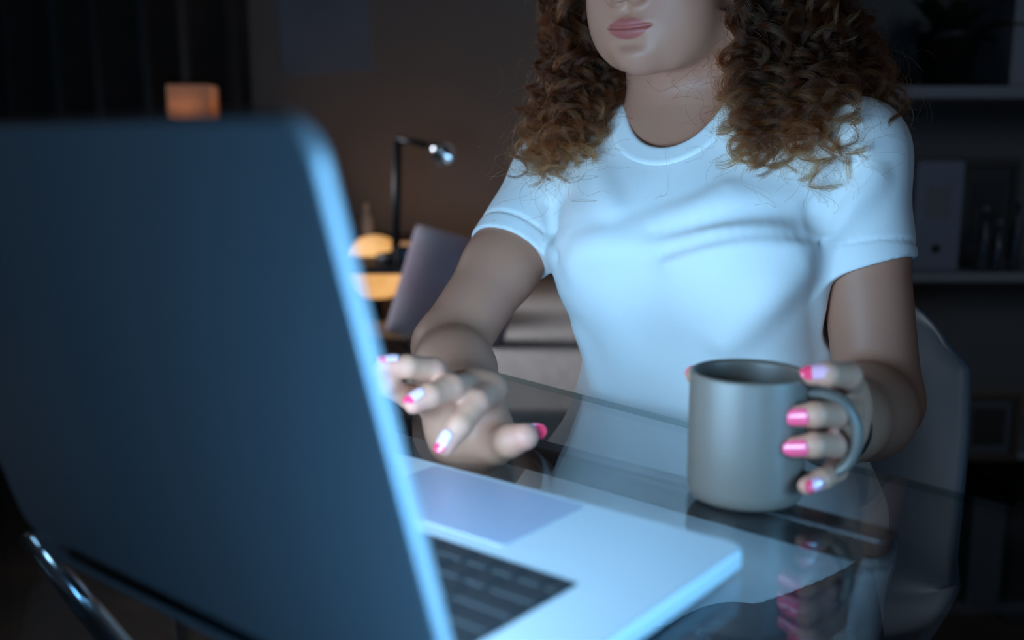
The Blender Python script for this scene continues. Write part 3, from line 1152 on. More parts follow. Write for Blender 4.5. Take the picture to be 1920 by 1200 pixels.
def right_lock():
    s, q = disc()
    root = scalp(0.9 + 0.1 * rng.uniform(-1, 1), 0.35 - 0.9 * (q * .5 + .5) + rng.uniform(-.1, .1), 0.15 + 0.7 * rng.uniform(0, 1))
    y0, y1 = rng.uniform(-120, -60), rng.uniform(80, 150)
    p1 = PX(1420 + 105 * s, y0, 1.00 + .075 * q)
    x2 = 1484 + 155 * s
    p2 = PX(x2, y1, 0.985 + .075 * q)
    xe = 1492 + 150 * s + rng.uniform(-12, 12)
    env = np.interp(xe, [1335, 1360, 1400, 1480, 1560, 1610, 1650, 1690], [215, 280, 315, 330, 332, 300, 225, 190])
    ye = env + 14 - 170 * abs(rng.normal(0, .55)) * (0.4 + 0.6 * rng.uniform())
    if rng.uniform() < .22:                        # single ringlets hanging below the mass
        ye = env + rng.uniform(12, 34)
    ye = max(ye, y1 + 40)
    pe = PX(xe, ye, 0.945 + .06 * q)
    return [root, p1, p2, pe]


def outer_right_lock():
    root = scalp(0.95, -0.1 + rng.uniform(-.3, .3), 0.3 + rng.uniform(-.3, .4))
    p1 = PX(rng.uniform(1500, 1570), rng.uniform(-130, -60), 1.02 + rng.uniform(-.04, .05))
    p2 = PX(rng.uniform(1560, 1625), rng.uniform(60, 110), 1.02 + rng.uniform(-.04, .05))
    pe = PX(rng.uniform(1600, 1662), rng.uniform(150, 218), 1.0 + rng.uniform(-.04, .05))
    return [root, p1, p2, pe]


def left_lock():
    s, q = disc()
    root = scalp(-0.9 + 0.15 * rng.uniform(-1, 1), 0.15 - 0.9 * (q * .5 + .5), 0.15 + 0.7 * rng.uniform(0, 1))
    p1 = PX(1088 + 56 * s, rng.uniform(-110, -60), 1.06 + .05 * q)
    p2 = PX(1088 + 72 * s, rng.uniform(90, 150), 1.065 + .05 * q)
    xe = 1042 + 82 * s + rng.uniform(-10, 10)
    env = np.interp(xe, [945, 965, 1010, 1060, 1105, 1150], [300, 325, 328, 322, 300, 215])
    ye = max(env - 110 * abs(rng.normal(0, .55)) * (0.4 + .6 * rng.uniform()), 150)
    if rng.uniform() < .25:
        ye = env + rng.uniform(8, 26)
    pe = PX(xe, ye, 1.02 + .045 * q)
    return [root, p1, p2, pe]


def back_lock():
    root = scalp(rng.uniform(-.8, .8), -0.8, rng.uniform(-.1, .6))
    xx = rng.uniform(1100, 1330)
    return [root, PX(xx, rng.uniform(-80, -20), 1.15 + rng.uniform(-.02, .05)), PX(xx - 15, rng.uniform(80, 130), 1.15 + rng.uniform(-.02, .04)), PX(xx - 40, rng.uniform(170, 230), 1.14 + rng.uniform(-.02, .04))]


def top_lock():
    a = rng.uniform(0, 2 * np.pi)
    s = 1 if rng.uniform() < .6 else -1
    root = scalp(rng.uniform(-.5, .5), rng.uniform(-.8, .45), 1)
    if s > 0:
        return [root, PX(rng.uniform(1330, 1500), -240, 1.0 + rng.uniform(-.05, .08)), PX(rng.uniform(1350, 1590), -80, 0.99 + rng.uniform(-.07, .09)), PX(rng.uniform(1370, 1620), rng.uniform(40, 130), .97 + rng.uniform(-.06, .1))]
    return [root, PX(rng.uniform(1050, 1120), -240, 1.05 + rng.uniform(-.02, .08)), PX(rng.uniform(1035, 1090), -80, 1.06 + rng.uniform(-.02, .07)), PX(rng.uniform(1020, 1090), rng.uniform(30, 120), 1.06 + rng.uniform(-.02, .06))]


def crown_lock():
    s = rng.choice([-1, 1])
    f = rng.uniform(-.75, .9)                     # along the parting, back to front
    k = rng.uniform(1.06, 1.2)

    def q(x, y, z, kk):
        c = H(0, -0.018, 0.035)
        return c + (scalp(x, y, z) - c) * kk
    e = q(s * 1.0, f * .55 - .15, -.35, 1.32 + rng.uniform(-.1, .12))
    return [q(s * .06, f, .85, 1.03), q(s * .5, f, .72, k), q(s * .95, f * .8 - .05, .25, k + .1), e]


NP = 64
lock_specs = lock_paths(150, right_lock) + lock_paths(16, outer_right_lock) + lock_paths(58, left_lock) + lock_paths(45, back_lock) + lock_paths(50, top_lock) + lock_paths(110, crown_lock)


def frames(P):
    T = np.gradient(P, axis=0)
    T /= np.linalg.norm(T, axis=1, keepdims=True)
    N = np.zeros_like(P)
    up = np.cross(T[0], [0.3, 0.8, 0.1])
    up /= np.linalg.norm(up)
    for i in range(len(P)):
        up = up - T[i] * (up @ T[i])
        up /= np.linalg.norm(up)
        N[i] = up
    return T, N, np.cross(T, N)


strands, radii, shade = [], [], []
t = np.linspace(0, 1, NP)


def push_out(P, gap):
    for fld in (sh, hf):
        for _ in range(3):
            v = fld.sample(P)
            inside = np.all((P > fld.lo + .004) & (P < fld.lo + (np.array(fld.n) - 2) * fld.h), axis=1)
            m = inside & (v < gap)
            if m.any():
                P[m] = P[m] + fld.grad(P[m]) * (gap - v[m])[:, None]
    return P


for li, ctl in enumerate(lock_specs):
    P = smooth_curve(ctl, NP)
    P_free = P.copy()
    for _r in range(2):
        P = push_out(P, 0.012)
        for _ in range(5):
            P[1:-1] = 0.5 * P[1:-1] + 0.25 * (P[:-2] + P[2:])
    if np.linalg.norm(P - P_free, axis=1).max() > 0.05:
        continue
    seg = np.linalg.norm(np.diff(P, axis=0), axis=1)
    s = np.concatenate([[0], np.cumsum(seg)])
    T, N, B = frames(P)
    pitch = rng.uniform(0.046, 0.068)
    R0 = rng.uniform(0.0065, 0.0108)
    hand = rng.choice([-1, 1])
    ph0 = rng.uniform(0, 2 * np.pi)
    grow = np.clip(t * 2.2, 0, 1) ** 0.8 * (1 + 0.4 * np.clip((t - .6) / .4, 0, 1))
    wob = 1 + 0.3 * np.sin(s / 0.06 + rng.uniform(0, 6))
    tone = rng.uniform()
    nst = int(rng.integers(34, 60))
    phase = ph0 + hand * 2 * np.pi * (s + 0.9 * np.clip(s - s[-1] * .6, 0, 1)) / pitch + 0.5 * np.sin(s / 0.045 + ph0)
    spread = rng.uniform(0.0006, 0.0012)
    band = rng.uniform(0.3, 0.75)
    for k in range(nst):
        loose = rng.uniform() < 0.10
        sp = spread * (2.6 if loose else 1.0)
        rr = R0 * wob * grow * (1 + rng.normal(0, .09 if not loose else .3))
        dph = rng.uniform(-band, band) if not loose else rng.normal(0, .8)
        o1, o2 = rng.normal(0, sp, 2)
        fr1 = rng.normal(0, .0004 if not loose else .0022) * np.sin(s / rng.uniform(.008, .02) + rng.uniform(0, 6))
        S = P + N * (rr * np.cos(phase + dph) + o1 + fr1)[:, None] + B * (rr * np.sin(phase + dph) + o2 - fr1)[:, None]
        cut = NP if not rng.uniform() < .35 else int(NP * rng.uniform(.75, 1))
        strands.append(S[:cut])
        radii.append(np.interp(np.linspace(0, 1, cut), [0, .7, 1], [1, .9, .35]) * rng.uniform(.00014, .00024))
        shade.append(tone * .75 + rng.uniform() * .25)
# loose fly-away hairs
for _ in range(650):
    ctl = (right_lock, right_lock, left_lock, outer_right_lock)[int(rng.integers(0, 4))]()
    ctl[2] = ctl[2] + rng.normal(0, .012, 3)
    ctl[3] = ctl[3] + rng.normal(0, .02, 3) + np.array([0, -.01, -.006])
    P = push_out(smooth_curve(ctl, NP), 0.004)
    T, N, B = frames(P)
    s = np.concatenate([[0], np.cumsum(np.linalg.norm(np.diff(P, axis=0), axis=1))])
    ph = rng.uniform(0, 6) + rng.choice([-1, 1]) * 2 * np.pi * s / rng.uniform(.03, .08)
    rr = rng.uniform(.006, .018) * np.clip(t * 2, 0, 1)
    S = P + N * (rr * np.cos(ph))[:, None] + B * (rr * np.sin(ph))[:, None]
    strands.append(push_out(S, 0.002))
    radii.append(np.full(NP, rng.uniform(.00006, .00011)))
    shade.append(rng.uniform(.2, .8))

hc = bpy.data.hair_curves.new('hair')
hc.add_curves([len(s) for s in strands])
hc.attributes['position'].data.foreach_set('vector', np.vstack(strands).astype(np.float32).ravel())
ra_ = hc.attributes.get('radius') or hc.attributes.new('radius', 'FLOAT', 'POINT')
ra_.data.foreach_set('value', np.concatenate(radii).astype(np.float32))
ta = hc.attributes.new('tone', 'FLOAT', 'CURVE')
ta.data.foreach_set('value', np.array(shade, np.float32))
M_hair = bpy.data.materials.new('curly_hair')
M_hair.use_nodes = True
nt = M_hair.node_tree
for n in list(nt.nodes):
    nt.nodes.remove(n)
out = nt.nodes.new('ShaderNodeOutputMaterial')
ph_ = nt.nodes.new('ShaderNodeBsdfHairPrincipled')
ph_.parametrization = 'COLOR'
ph_.inputs['Roughness'].default_value = 0.36
ph_.inputs['IOR'].default_value = 1.34
ph_.inputs['Radial Roughness'].default_value = 0.55
hi_ = nt.nodes.new('ShaderNodeHairInfo')
rp = nt.nodes.new('ShaderNodeValToRGB')
rp.color_ramp.elements[0].position = 0.15
rp.color_ramp.elements[0].color = (0.018, 0.006, 0.003, 1)
rp.color_ramp.elements[1].position = 0.98
rp.color_ramp.elements[1].color = (0.19, 0.060, 0.017, 1)
e_ = rp.color_ramp.elements.new(0.6)
e_.color = (0.055, 0.017, 0.006, 1)
at_ = nt.nodes.new('ShaderNodeAttribute')
at_.attribute_name = 'tone'
ma = nt.nodes.new('ShaderNodeMath')
ma.operation = 'MULTIPLY_ADD'
ma.inputs[1].default_value = 0.58
nt.links.new(at_.outputs['Fac'], ma.inputs[0])
ms = nt.nodes.new('ShaderNodeMath')
ms.operation = 'MULTIPLY'
ms.inputs[1].default_value = 0.50
nt.links.new(hi_.outputs['Intercept'], ms.inputs[0])
nt.links.new(ms.outputs[0], ma.inputs[2])
nt.links.new(ma.outputs[0], rp.inputs['Fac'])
nt.links.new(rp.outputs['Color'], ph_.inputs['Color'])
nt.links.new(ph_.outputs[0], out.inputs[0])
hair = bpy.data.objects.new('hair', hc)
COL.objects.link(hair)
hc.materials.append(M_hair)
hair.parent = person
hair.matrix_parent_inverse = person.matrix_world.inverted()
hair['label'] = 'shoulder-length curly brown hair with copper ends'
# dense inner hair over the scalp and behind the neck
hm = Field(HEADC + np.array([-.2, -.14, -.2]), HEADC + np.array([.26, .24, .17]), 0.004)
hm.ball(H(0, -0.028, 0.047), (0.082, 0.098, 0.088), 0.02, HM)
hm.chain([H(0.06, -.05, .0), PX(1450, 60, 1.03), PX(1490, 200, 1.01)], [.045, .045, .022], 0.03)
hm.chain([H(-0.05, -.06, .0), PX(1105, 60, 1.12), PX(1095, 180, 1.11)], [.045, .035, .02], 0.03)
hm.chain([H(0.0, -.09, .0), PX(1240, 120, 1.17)], [.06, .04], 0.03)
V, Q = hm.nets()
hmo = link('inner_hair', from_np('inner_hair', V, Q), mat('dark_hair', (0.022, 0.011, 0.008), 0.7, bump=(160, 0.8, 0.01)), person)

# ------------------------------------------------------------------ her chair
CT = np.array([0.250, 1.055])
chair = empty('shell_chair', (CT[0], CT[1], 0), 'pale plastic shell chair behind the seated woman', 'chair')
nv2, nu2 = 40, 33
Vc = []
path = smooth_curve([(0.235, 0.455), (0.20, 0.470), (0.05, 0.450), (-0.10, 0.448), (-0.165, 0.475), (-0.185, 0.56), (-0.20, 0.69), (-0.215, 0.825)], nv2)   # forward, z
for i, (f, z) in enumerate(path):
    tt = i / (nv2 - 1)
    hw = float(np.interp(tt, [0, .08, .3, .55, .68, .85, .95, 1], [.17, .19, .205, .205, .205, .205, .198, .172]))
    back = np.clip((tt - .5) / .2, 0, 1)
    for j in range(nu2):
        u = -1 + 2 * j / (nu2 - 1)
        cup = u * u * u * u
        ff = f + back * cup * 0.075
        zz = z + (1 - back) * cup * 0.05
        zz -= back * max(0, tt - .9) * 10 * 0.05 * abs(u) ** 3
        p = np.array([*CT, 0]) + tl * u * hw + tf * ff
        Vc.append((p[0], p[1], zz))
Fc = [(i * nu2 + j, i * nu2 + j + 1, (i + 1) * nu2 + j + 1, (i + 1) * nu2 + j) for i in range(nv2 - 1) for j in range(nu2 - 1)]
so = link('shell', from_np('shell', Vc, Fc), M_chair, chair)
sm = so.modifiers.new('thick', 'SOLIDIFY')
sm.thickness = 0.006
sm.offset = 0
for sx in (-1, 1):
    for sy in (-1, 1):
        a = np.array([*CT, 0.44]) + tl * sx * .12 + tf * (sy * .12 + .02)
        b = np.array([*CT, 0.0]) + tl * sx * .22 + tf * (sy * .22 + .02)
        link('leg', tube_mesh('leg', [a, b], [.014, .011], 12), mat('beech_wood', (0.32, 0.2, 0.11), 0.5), chair)

# ------------------------------------------------------------------ background, left: curtain, lamps, bedside table
cu = empty('curtain', (-1.75, 3.2, 0), 'dark curtain hanging in folds beside the small lamp', 'curtain')
xs_ = np.linspace(-2.2, -0.82, 260)
Vv, Ff = [], []
for i, x in enumerate(xs_):
    w_ = 0.035 * math.sin(x * 46) + 0.018 * math.sin(x * 21 + 1)
    for z in (0.02, 0.9, 1.8, 2.5):
        Vv.append((x, 3.22 + w_ * (1.1 - z * .15), z))
for i in range(len(xs_) - 1):
    for j in range(3):
        Ff.append((i * 4 + j, (i + 1) * 4 + j, (i + 1) * 4 + j + 1, i * 4 + j + 1))
co = link('cloth', from_np('cloth', Vv, Ff), M_curtain, cu)
sm = co.modifiers.new('thick', 'SOLIDIFY')
sm.thickness = 0.004
link('rod', tube_mesh('rod', [(-2.25, 3.22, 2.52), (-0.75, 3.22, 2.52)], .012, 12), M_dark_metal, cu)

M_lampshade = mat('warm_lampshade', (0.6, 0.4, 0.25), 0.8, emit=(1.0, 0.42, 0.15), estr=0.16)
pl = PX(363, 195, 2.95)
dr = empty('dresser', (pl[0], 3.08, 0), 'low dark dresser under the small square lamp', 'dresser')
zt = PX(363, 268, 2.95)[2]
box('carcass', (pl[0], 3.0, zt / 2), (0.7, 0.30, zt - .002), M_floor, dr, .004)
for k in range(3):
    dw = box('drawer', (pl[0], 2.845, zt * (0.2 + .3 * k)), (0.66, 0.014, zt * .27), mat('dresser_front', (0.09, .06, .045), .5), dr, .003)
    hn = link('knob', lathe_mesh('knob', [(0, 0), (.008, 0), (.012, .01), (.010, .018), (0, .02)], 16), M_dark_metal, None)
    hn.rotation_euler = (R(90), 0, 0)
    hn.location = (pl[0], 2.838, zt * (0.2 + .3 * k))
    bpy.context.view_layer.update()
    hn.parent = dw
    hn.matrix_parent_inverse = Matrix()
cl = empty('cube_lamp', (pl[0], pl[1], zt), 'small square table lamp glowing orange above the laptop lid', 'lamp')
zs0, zs1 = PX(363, 236, 2.95)[2], PX(363, 161, 2.95)[2]
bm = bmesh.new()
bm_box(bm, (pl[0], pl[1], (zs0 + zs1) / 2), (0.116, 0.116, zs1 - zs0))
bmesh.ops.delete(bm, geom=[f for f in bm.faces if abs(f.normal.z) > .5], context='FACES')
sh_o = link('shade', bm_done(bm, 'shade'), None, cl, False)
sm = sh_o.modifiers.new('thick', 'SOLIDIFY')
sm.thickness = .003
M_paper = bpy.data.materials.new('paper_shade')
M_paper.use_nodes = True
nt = M_paper.node_tree
for n in list(nt.nodes):
    nt.nodes.remove(n)
out = nt.nodes.new('ShaderNodeOutputMaterial')
mx = nt.nodes.new('ShaderNodeMixShader')
mx.inputs[0].default_value = .55
d1, d2 = nt.nodes.new('ShaderNodeBsdfDiffuse'), nt.nodes.new('ShaderNodeBsdfTranslucent')
for d_ in (d1, d2):
    d_.inputs['Color'].default_value = (.75, .58, .45, 1)
nt.links.new(d1.outputs[0], mx.inputs[1])
nt.links.new(d2.outputs[0], mx.inputs[2])
nt.links.new(mx.outputs[0], out.inputs[0])
sh_o.data.materials.append(M_paper)
link('base', lathe_mesh('base', [(0, 0), (.045, 0), (.045, .012), (.01, .018), (.01, zs0 - zt + .02), (0, zs0 - zt + .02)], 24, (pl[0], pl[1], zt)), M_dark_metal, cl)
bl = bpy.data.lights.new('cube_lamp_bulb', 'POINT')
bl.energy, bl.color, bl.shadow_soft_size = 0.22, (1.0, 0.52, 0.26), .022
blo = bpy.data.objects.new('cube_lamp_bulb', bl)
COL.objects.link(blo)
blo.location = (pl[0] - .005, pl[1], zs0 + .03)

po = ON(622, 62, 0)
pc = PX(624, 58, 3.44)
ps = box('paper_sheet', (pc[0], 3.395, pc[2]), (0.30, 0.004, 0.305), mat('paper', (0.26, 0.27, 0.33), .8, noise=(5, (.22, .23, .28))), None, .0005, Matrix.Rotation(R(-3), 3, 'Y'))
tag(ps, 'square paper sheet pinned to the back wall', 'poster')
ps2 = box('wall_cabinet', (PX(780, -120, 3.3)[0], 3.30, PX(780, -95, 3.3)[2]), (0.30, 0.18, 0.2), M_wall, None, .004) if False else None

# bedside table in front of the moon lamp
bt = PX(722, 497, 2.5)
side = empty('side_table', (bt[0], bt[1], 0), 'dark metal side table in front of the round glowing lamp', 'table')
box('top', (bt[0] - .035, bt[1], bt[2]), (0.24, 0.26, 0.014), M_dark_metal, side, .003)
for sx in (-.14, .065):
    for sy in (-.11, .11):
        link('leg', tube_mesh('leg', [(bt[0] + sx, bt[1] + sy, bt[2] - .006), (bt[0] + sx, bt[1] + sy, 0)], .008, 10), M_dark_metal, side)
box('shelf', (bt[0] - .035, bt[1], PX(722, 625, 2.5)[2]), (0.22, 0.24, 0.01), M_floor, side, .002)
mlc = PX(703, 503, 2.85)
ml = empty('moon_lamp', (mlc[0], mlc[1], 0), 'round glowing orange moon lamp behind the side table', 'lamp')
rad = 62 / FPX * 2.85
bm = bmesh.new()
bmesh.ops.create_uvsphere(bm, u_segments=40, v_segments=24, radius=rad, matrix=Matrix.Translation(Vector(mlc)))
M_moon = mat('moon_glow', (.6, .45, .3), .7, emit=(1, .5, .17), estr=0.95)
nt = M_moon.node_tree
tcn, nn, rr_ = nt.nodes.new('ShaderNodeTexCoord'), nt.nodes.new('ShaderNodeTexNoise'), nt.nodes.new('ShaderNodeValToRGB')
nn.inputs['Scale'].default_value = 14
nt.links.new(tcn.outputs['Object'], nn.inputs['Vector'])
nt.links.new(nn.outputs['Fac'], rr_.inputs['Fac'])
rr_.color_ramp.elements[0].position, rr_.color_ramp.elements[1].position = .35, .7
rr_.color_ramp.elements[0].color, rr_.color_ramp.elements[1].color = (.72, .34, .09, 1), (.95, .50, .16, 1)
nt.links.new(rr_.outputs['Color'], nt.nodes['Principled BSDF'].inputs['Emission Color'])
link('globe', bm_done(bm, 'globe'), M_moon, ml)
link('stand', lathe_mesh('stand', [(0, 0), (.12, 0), (.12, .015), (.02, .03), (.02, mlc[2] - rad), (.05, mlc[2] - rad + .012), (.03, mlc[2] - rad + .02), (0, mlc[2] - rad + .02)], 24, (mlc[0], mlc[1], 0)), M_black, ml)

mb_ = bpy.data.lights.new('moon_wall_fill', 'POINT')  # added light outside the opaque globe, warms the wall behind it
mb_.energy, mb_.color, mb_.shadow_soft_size = 0.75, (1.0, 0.62, 0.36), .05
mbo = bpy.data.objects.new('moon_wall_fill', mb_)
COL.objects.link(mbo)
mbo.location = (mlc[0] + .05, mlc[1] + rad + .10, mlc[2] + .05)

# desk lamp on the side table
dlp = empty('desk_lamp', (bt[0] + .03, bt[1] + .03, bt[2]), 'thin dark desk lamp with a chrome head on the side table', 'lamp')
zb = bt[2] + .007
hd_ = PX(822, 281, 2.5)
top_ = PX(745, 262, 2.53)
bxp = PX(742, 480, 2.53)
link('base', lathe_mesh('base', [(0, 0), (.05, 0), (.05, .016), (.012, .024), (0, .024)], 24, (bxp[0], bxp[1], zb)), M_black, dlp)
link('pole', tube_mesh('pole', [(bxp[0], bxp[1], zb + .02), top_], .011, 12), M_black, dlp)
link('arm', tube_mesh('arm', [top_, PX(800, 272, 2.51)], .009, 10), M_black, dlp)
hl = link('lamp_head', lathe_mesh('lamp_head', [(0, -.03), (.012, -.03), (.016, -.01), (.030, .03), (.0285, .03), (.015, -.005), (0, -.01)], 28), M_chrome, dlp)
hl.matrix_parent_inverse = dlp.matrix_world.inverted()
hl.matrix_basis = Matrix.Translation(Vector(hd_)) @ Vector((.5, -.75, -.35)).to_track_quat('Z', 'Y').to_matrix().to_4x4()

ck = PX(768, 480, 2.46)
clk = empty('alarm_clock', (ck[0], ck[1], zb), 'small dark alarm clock on the side table', 'clock')
box('case', (ck[0], ck[1], zb + .022), (.07, .04, .044), M_black, clk, .008, None, 3)
box('display', (ck[0] + .004, ck[1] - .0205, zb + .022), (.035, .002, .022), mat('clock_glass', (.12, .2, .3), .15), clk, .0005)
jr = PX(686, 432, 3.2)
zb = PX(686, 447, 3.2)[2]
cab = empty('low_cabinet', (jr[0], 3.22, 0), 'low dark cabinet against the wall behind the moon lamp', 'cabinet')
box('carcass', (jr[0] + .03, 3.23, zb / 2), (.27, .28, zb), M_floor, cab, .004)
for sx in (-.035, .095):
    box('door', (jr[0] + sx, 3.084, zb / 2), (.125, .014, zb - .05), mat('cabinet_front', (.08, .055, .04), .5), cab, .003)
vz = empty('vase', (jr[0], jr[1], zb), 'pale small bottle vase on the low cabinet', 'vase')
link('body', lathe_mesh('body', [(0, 0), (.022, 0), (.026, .02), (.024, .06), (.012, .085), (.012, .11), (.014, .112), (.010, .112), (.010, .09), (0, .07)], 28, (jr[0], jr[1], zb)), mat('pale_ceramic', (.22, .22, .25), .4), vz)

# bed with pillow
bedc = (0.25, 2.42)
bed = empty('bed', (bedc[0], bedc[1], 0), 'bed with a pale blanket against the back wall', 'bed')
bz = 0.562
M_sheet = mat('bed_linen', (0.78, 0.72, 0.68), .9, noise=(8, (.72, .66, .62)), bump=(30, .3, .01))
box('mattress', (0.25, 2.42, bz - .12), (0.90, 1.66, 0.24), M_sheet, bed, .018, None, 4, True)
box('frame', (0.25, 2.42, bz - .30), (0.92, 1.68, 0.12), M_floor, bed, .006)
for sx in (-.41, .41):
    for sy in (-.78, .78):
        box('leg', (0.25 + sx, 2.42 + sy, (bz - .36) / 2), (.06, .06, bz - .36), M_floor, bed, .004)




def cushion(name, c, sx, sy, th, rot, m):
    n = 22
    V, F = [], []
    for side in (1, -1):
        for i in range(n):
            for j in range(n):
                u, v = -1 + 2 * i / (n - 1), -1 + 2 * j / (n - 1)
                e = max(0, (1 - u ** 4) * (1 - v ** 4)) ** .5
                pin = 1 - .05 * (1 - abs(u)) * (abs(v) > .99) - 0.03 * u * u * v * v
                V.append(Vector((u * sx / 2 * (1 - .06 * (1 - u * u) * 0 - .05 * (1 - v * v) * 0), v * sy / 2, side * th / 2 * e)))
    for s in range(2):
        for i in range(n - 1):
            for j in range(n - 1):
                a = s * n * n + i * n + j
                q = (a, a + n, a + n + 1, a + 1)
                F.append(q if s == 0 else q[::-1])
    V = [tuple(rot @ v + Vector(c)) for v in V]
    me = bpy.data.meshes.new(name)
    me.from_pydata(V, [], F)
    bm = bmesh.new()
    bm.from_mesh(me)
    bmesh.ops.remove_doubles(bm, verts=bm.verts, dist=1e-5)
    bmesh.ops.recalc_face_normals(bm, faces=bm.faces)
    bm.to_mesh(me)
    bm.free()
    return link(name, me, m)


rotp = Matrix.Rotation(R(-8), 3, 'Z') @ Matrix.Rotation(R(14), 3, 'Y') @ Matrix.Rotation(R(72), 3, 'X')
pcn = PX(856, 548, 2.2)
pil = cushion('pillow', (pcn[0], pcn[1], pcn[2]), .26, .25, .10, rotp, mat('pillow_cloth', (.30, .29, .33), .95, noise=(7, (.27, .17, .22))))
tag(pil, 'grey and mauve pillow standing on the bed behind her arm', 'pillow')

# ------------------------------------------------------------------ background, right: shelf unit
SD = 2.25
shf = empty('shelf_unit', (PX(1850, 500, SD)[0], 2.25, 0), 'white open shelf unit behind the chair', 'shelf unit')
xl, xr = PX(1560, 200, SD)[0], 1.75
yb = 2.32
for py, th in ((178, .026), (513, .022), (858, .022)):
    z = PX(1800, py, SD)[2]
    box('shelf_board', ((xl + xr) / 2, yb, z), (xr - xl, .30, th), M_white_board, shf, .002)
zt_ = PX(1800, 178, SD)[2]
up = PX(1872, 80, SD)
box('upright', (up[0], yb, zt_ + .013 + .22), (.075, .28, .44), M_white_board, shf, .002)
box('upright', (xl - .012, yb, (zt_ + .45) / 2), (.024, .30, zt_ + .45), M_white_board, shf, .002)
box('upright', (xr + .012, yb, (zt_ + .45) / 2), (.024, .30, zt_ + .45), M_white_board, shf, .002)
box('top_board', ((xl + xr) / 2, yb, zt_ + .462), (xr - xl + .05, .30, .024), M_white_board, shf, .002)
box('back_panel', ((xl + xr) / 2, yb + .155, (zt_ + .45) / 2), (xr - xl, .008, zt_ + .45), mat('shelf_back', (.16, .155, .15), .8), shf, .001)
zs = zt_ + .013
pp = PX(1772, 160, SD - .05)
pot = empty('potted_plant', (pp[0], pp[1], zs), 'dark potted plant on the top shelf', 'plant')
link('pot', lathe_mesh('pot', [(0, 0), (.046, 0), (.066, .10), (.069, .10), (.069, .118), (.060, .118), (.056, .09), (0, .09)], 32, (pp[0], pp[1], zs)), M_black, pot)
M_leaf = mat('dark_leaf', (.012, .022, .012), .5)
lr = random.Random(3)
for k in range(26):
    a, ln, el = lr.uniform(0, 6.28), lr.uniform(.10, .2), lr.uniform(.3, 1.3)
    d = Vector((math.cos(a) * math.cos(el), math.sin(a) * math.cos(el), math.sin(el)))
    sd = d.cross(Vector((0, 0, 1))).normalized()
    b0 = Vector((pp[0], pp[1], zs + .095))
    V, F = [], []
    for i in range(7):
        u = i / 6
        w_ = .020 * math.sin(math.pi * min(1, u * .95 + .05)) * (1 if u > .25 else .3)
        c = b0 + d * ln * u + Vector((0, 0, -.05 * u * u))
        V += [tuple(c - sd * w_), tuple(c + Vector((0, 0, -.004))), tuple(c + sd * w_)]
    for i in range(6):
        for j in range(2):
            F.append((i * 3 + j, i * 3 + j + 1, i * 3 + j + 4, i * 3 + j + 3))
    me = bpy.data.meshes.new('leaf')
    me.from_pydata(V, [], F)
    link('leaf', me, M_leaf, pot)


def frame(name, x0, y0, x1, y1, d, label, fcol, mcol, acol, shelf_z=None):
    a, b = PX(x0, y1, d), PX(x1, y0, d)
    w_, h_ = b[0] - a[0], b[2] - a[2]
    zb_ = a[2] if shelf_z is None else shelf_z
    cx, cy = (a[0] + b[0]) / 2, (a[1] + b[1]) / 2
    e = empty(name, (cx, cy, zb_), label, 'picture frame')
    fm = mat(name + '_wood', fcol, .5)
    tk = .016
    for c, s in (((cx, cy, zb_ + tk / 2), (w_, .018, tk)), ((cx, cy, zb_ + h_ - tk / 2), (w_, .018, tk)), ((cx - w_ / 2 + tk / 2, cy, zb_ + h_ / 2), (tk, .018, h_ - 2 * tk)), ((cx + w_ / 2 - tk / 2, cy, zb_ + h_ / 2), (tk, .018, h_ - 2 * tk))):
        box('frame_bar', c, s, fm, e, .002)
    box('mount', (cx, cy + .002, zb_ + h_ / 2), (w_ - 2 * tk, .006, h_ - 2 * tk), mat(name + '_mount', mcol, .7), e, 0)
    box('picture', (cx, cy - .0025, zb_ + h_ / 2), ((w_ - 2 * tk) * .66, .004, (h_ - 2 * tk) * .66), mat(name + '_art', acol, .6, noise=(12, tuple(c * .7 for c in acol))), e, 0)
    return e


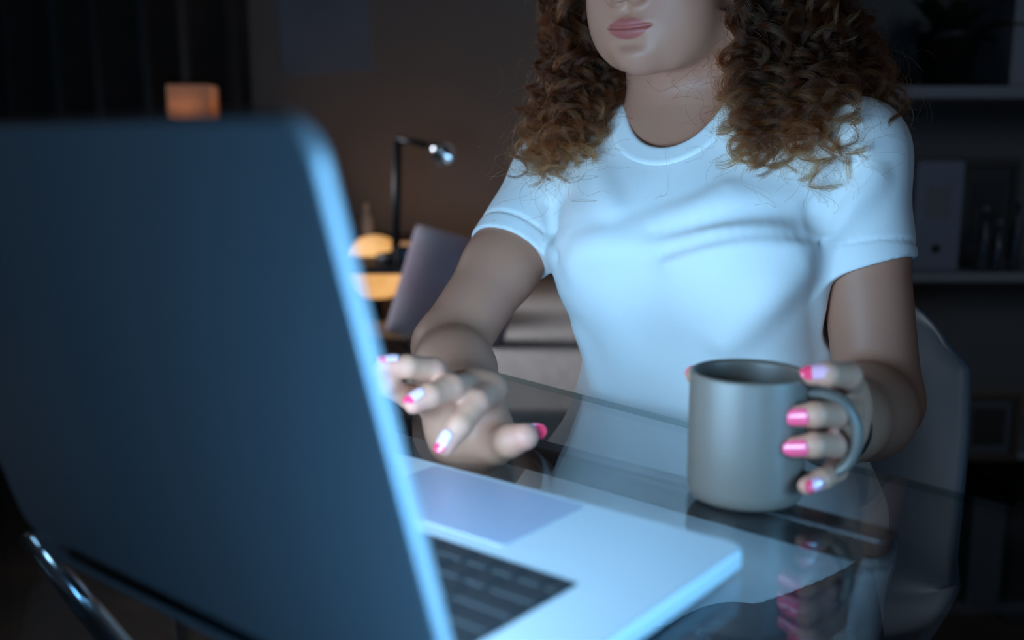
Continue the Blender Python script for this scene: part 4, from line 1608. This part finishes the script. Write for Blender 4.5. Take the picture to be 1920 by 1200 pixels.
z2 = PX(1800, 513, SD)[2] + .011
z3 = PX(1800, 858, SD)[2] + .011
frame('picture_frame', 1800, 680, 1915, 815, SD - .08, 'small framed picture with a pale mount on the shelf beside the chair', (.09, .06, .045), (.10, .10, .11), (.035, .032, .03), z3)
frame('picture_frame', 1792, 300, 1905, 500, SD + .05, 'tall dark framed print on the middle shelf', (.04, .035, .03), (.05, .05, .05), (.03, .03, .035), z2)
bk = PX(1735, 400, SD)
fb = empty('box_file', (bk[0], bk[1], z2), 'pale blue-grey box file beside the dark framed print', 'box file')
box('body', (bk[0], yb - .02, z2 + .12), (.105, .22, .24), mat('grey_card', (.22, .24, .30), .7), fb, .004)
box('spine_label', (bk[0], yb - .1312, z2 + .15), (.05, .0015, .07), mat('label_card', (.2, .2, .22), .7), fb, 0)
link('finger_hole', lathe_mesh('finger_hole', [(0, 0), (.010, 0), (.010, .002), (0, .002)], 20), M_black, None)
fh = COL.objects[-1]
fh.rotation_euler = (R(90), 0, 0)
fh.location = (bk[0], yb - .1302, z2 + .05)
bpy.context.view_layer.update()
fh.parent = fb
fh.matrix_parent_inverse = fb.matrix_world.inverted()
for i, (x, h_) in enumerate(((1842, .13), (1868, .10), (1902, .15))):
    p = PX(x, 480, SD - .06)
    b = empty('bottle', (p[0], p[1], z2), ('slim glass bottle in front of the dark print, leftmost of three', 'short glass bottle in front of the dark print', 'taller glass bottle at the end of the middle shelf')[i], 'bottle', group='bottles on the middle shelf')
    link('body', lathe_mesh('body', [(0, 0), (.012, 0), (.013, .005), (.013, h_ * .6), (.006, h_ * .78), (.006, h_), (0, h_)], 20, (p[0], p[1], z2)), mat('bottle_glass', (.04, .045, .06), .2), b)
    link('cap', lathe_mesh('cap', [(0, h_), (.0075, h_), (.0075, h_ + .015), (0, h_ + .015)], 16, (p[0], p[1], z2)), mat('bottle_cap', (.14, .14, .15), .4), b)
bxp = PX(1915, 950, SD - .08)
zb3 = .0
sb = empty('storage_box', (bxp[0], bxp[1], 0), 'black storage box under the lowest shelf', 'box')
hz3 = PX(1860, 890, SD - .1)[2]
box('body', (bxp[0] + .02, bxp[1], (hz3 - .02) / 2), (.19, .24, hz3 - .02), M_black, sb, .006)
box('lid', (bxp[0] + .02, bxp[1], hz3 - .012), (.2, .25, .02), mat('black_card', (.01, .01, .011), .95, spec=.1), sb, .004)
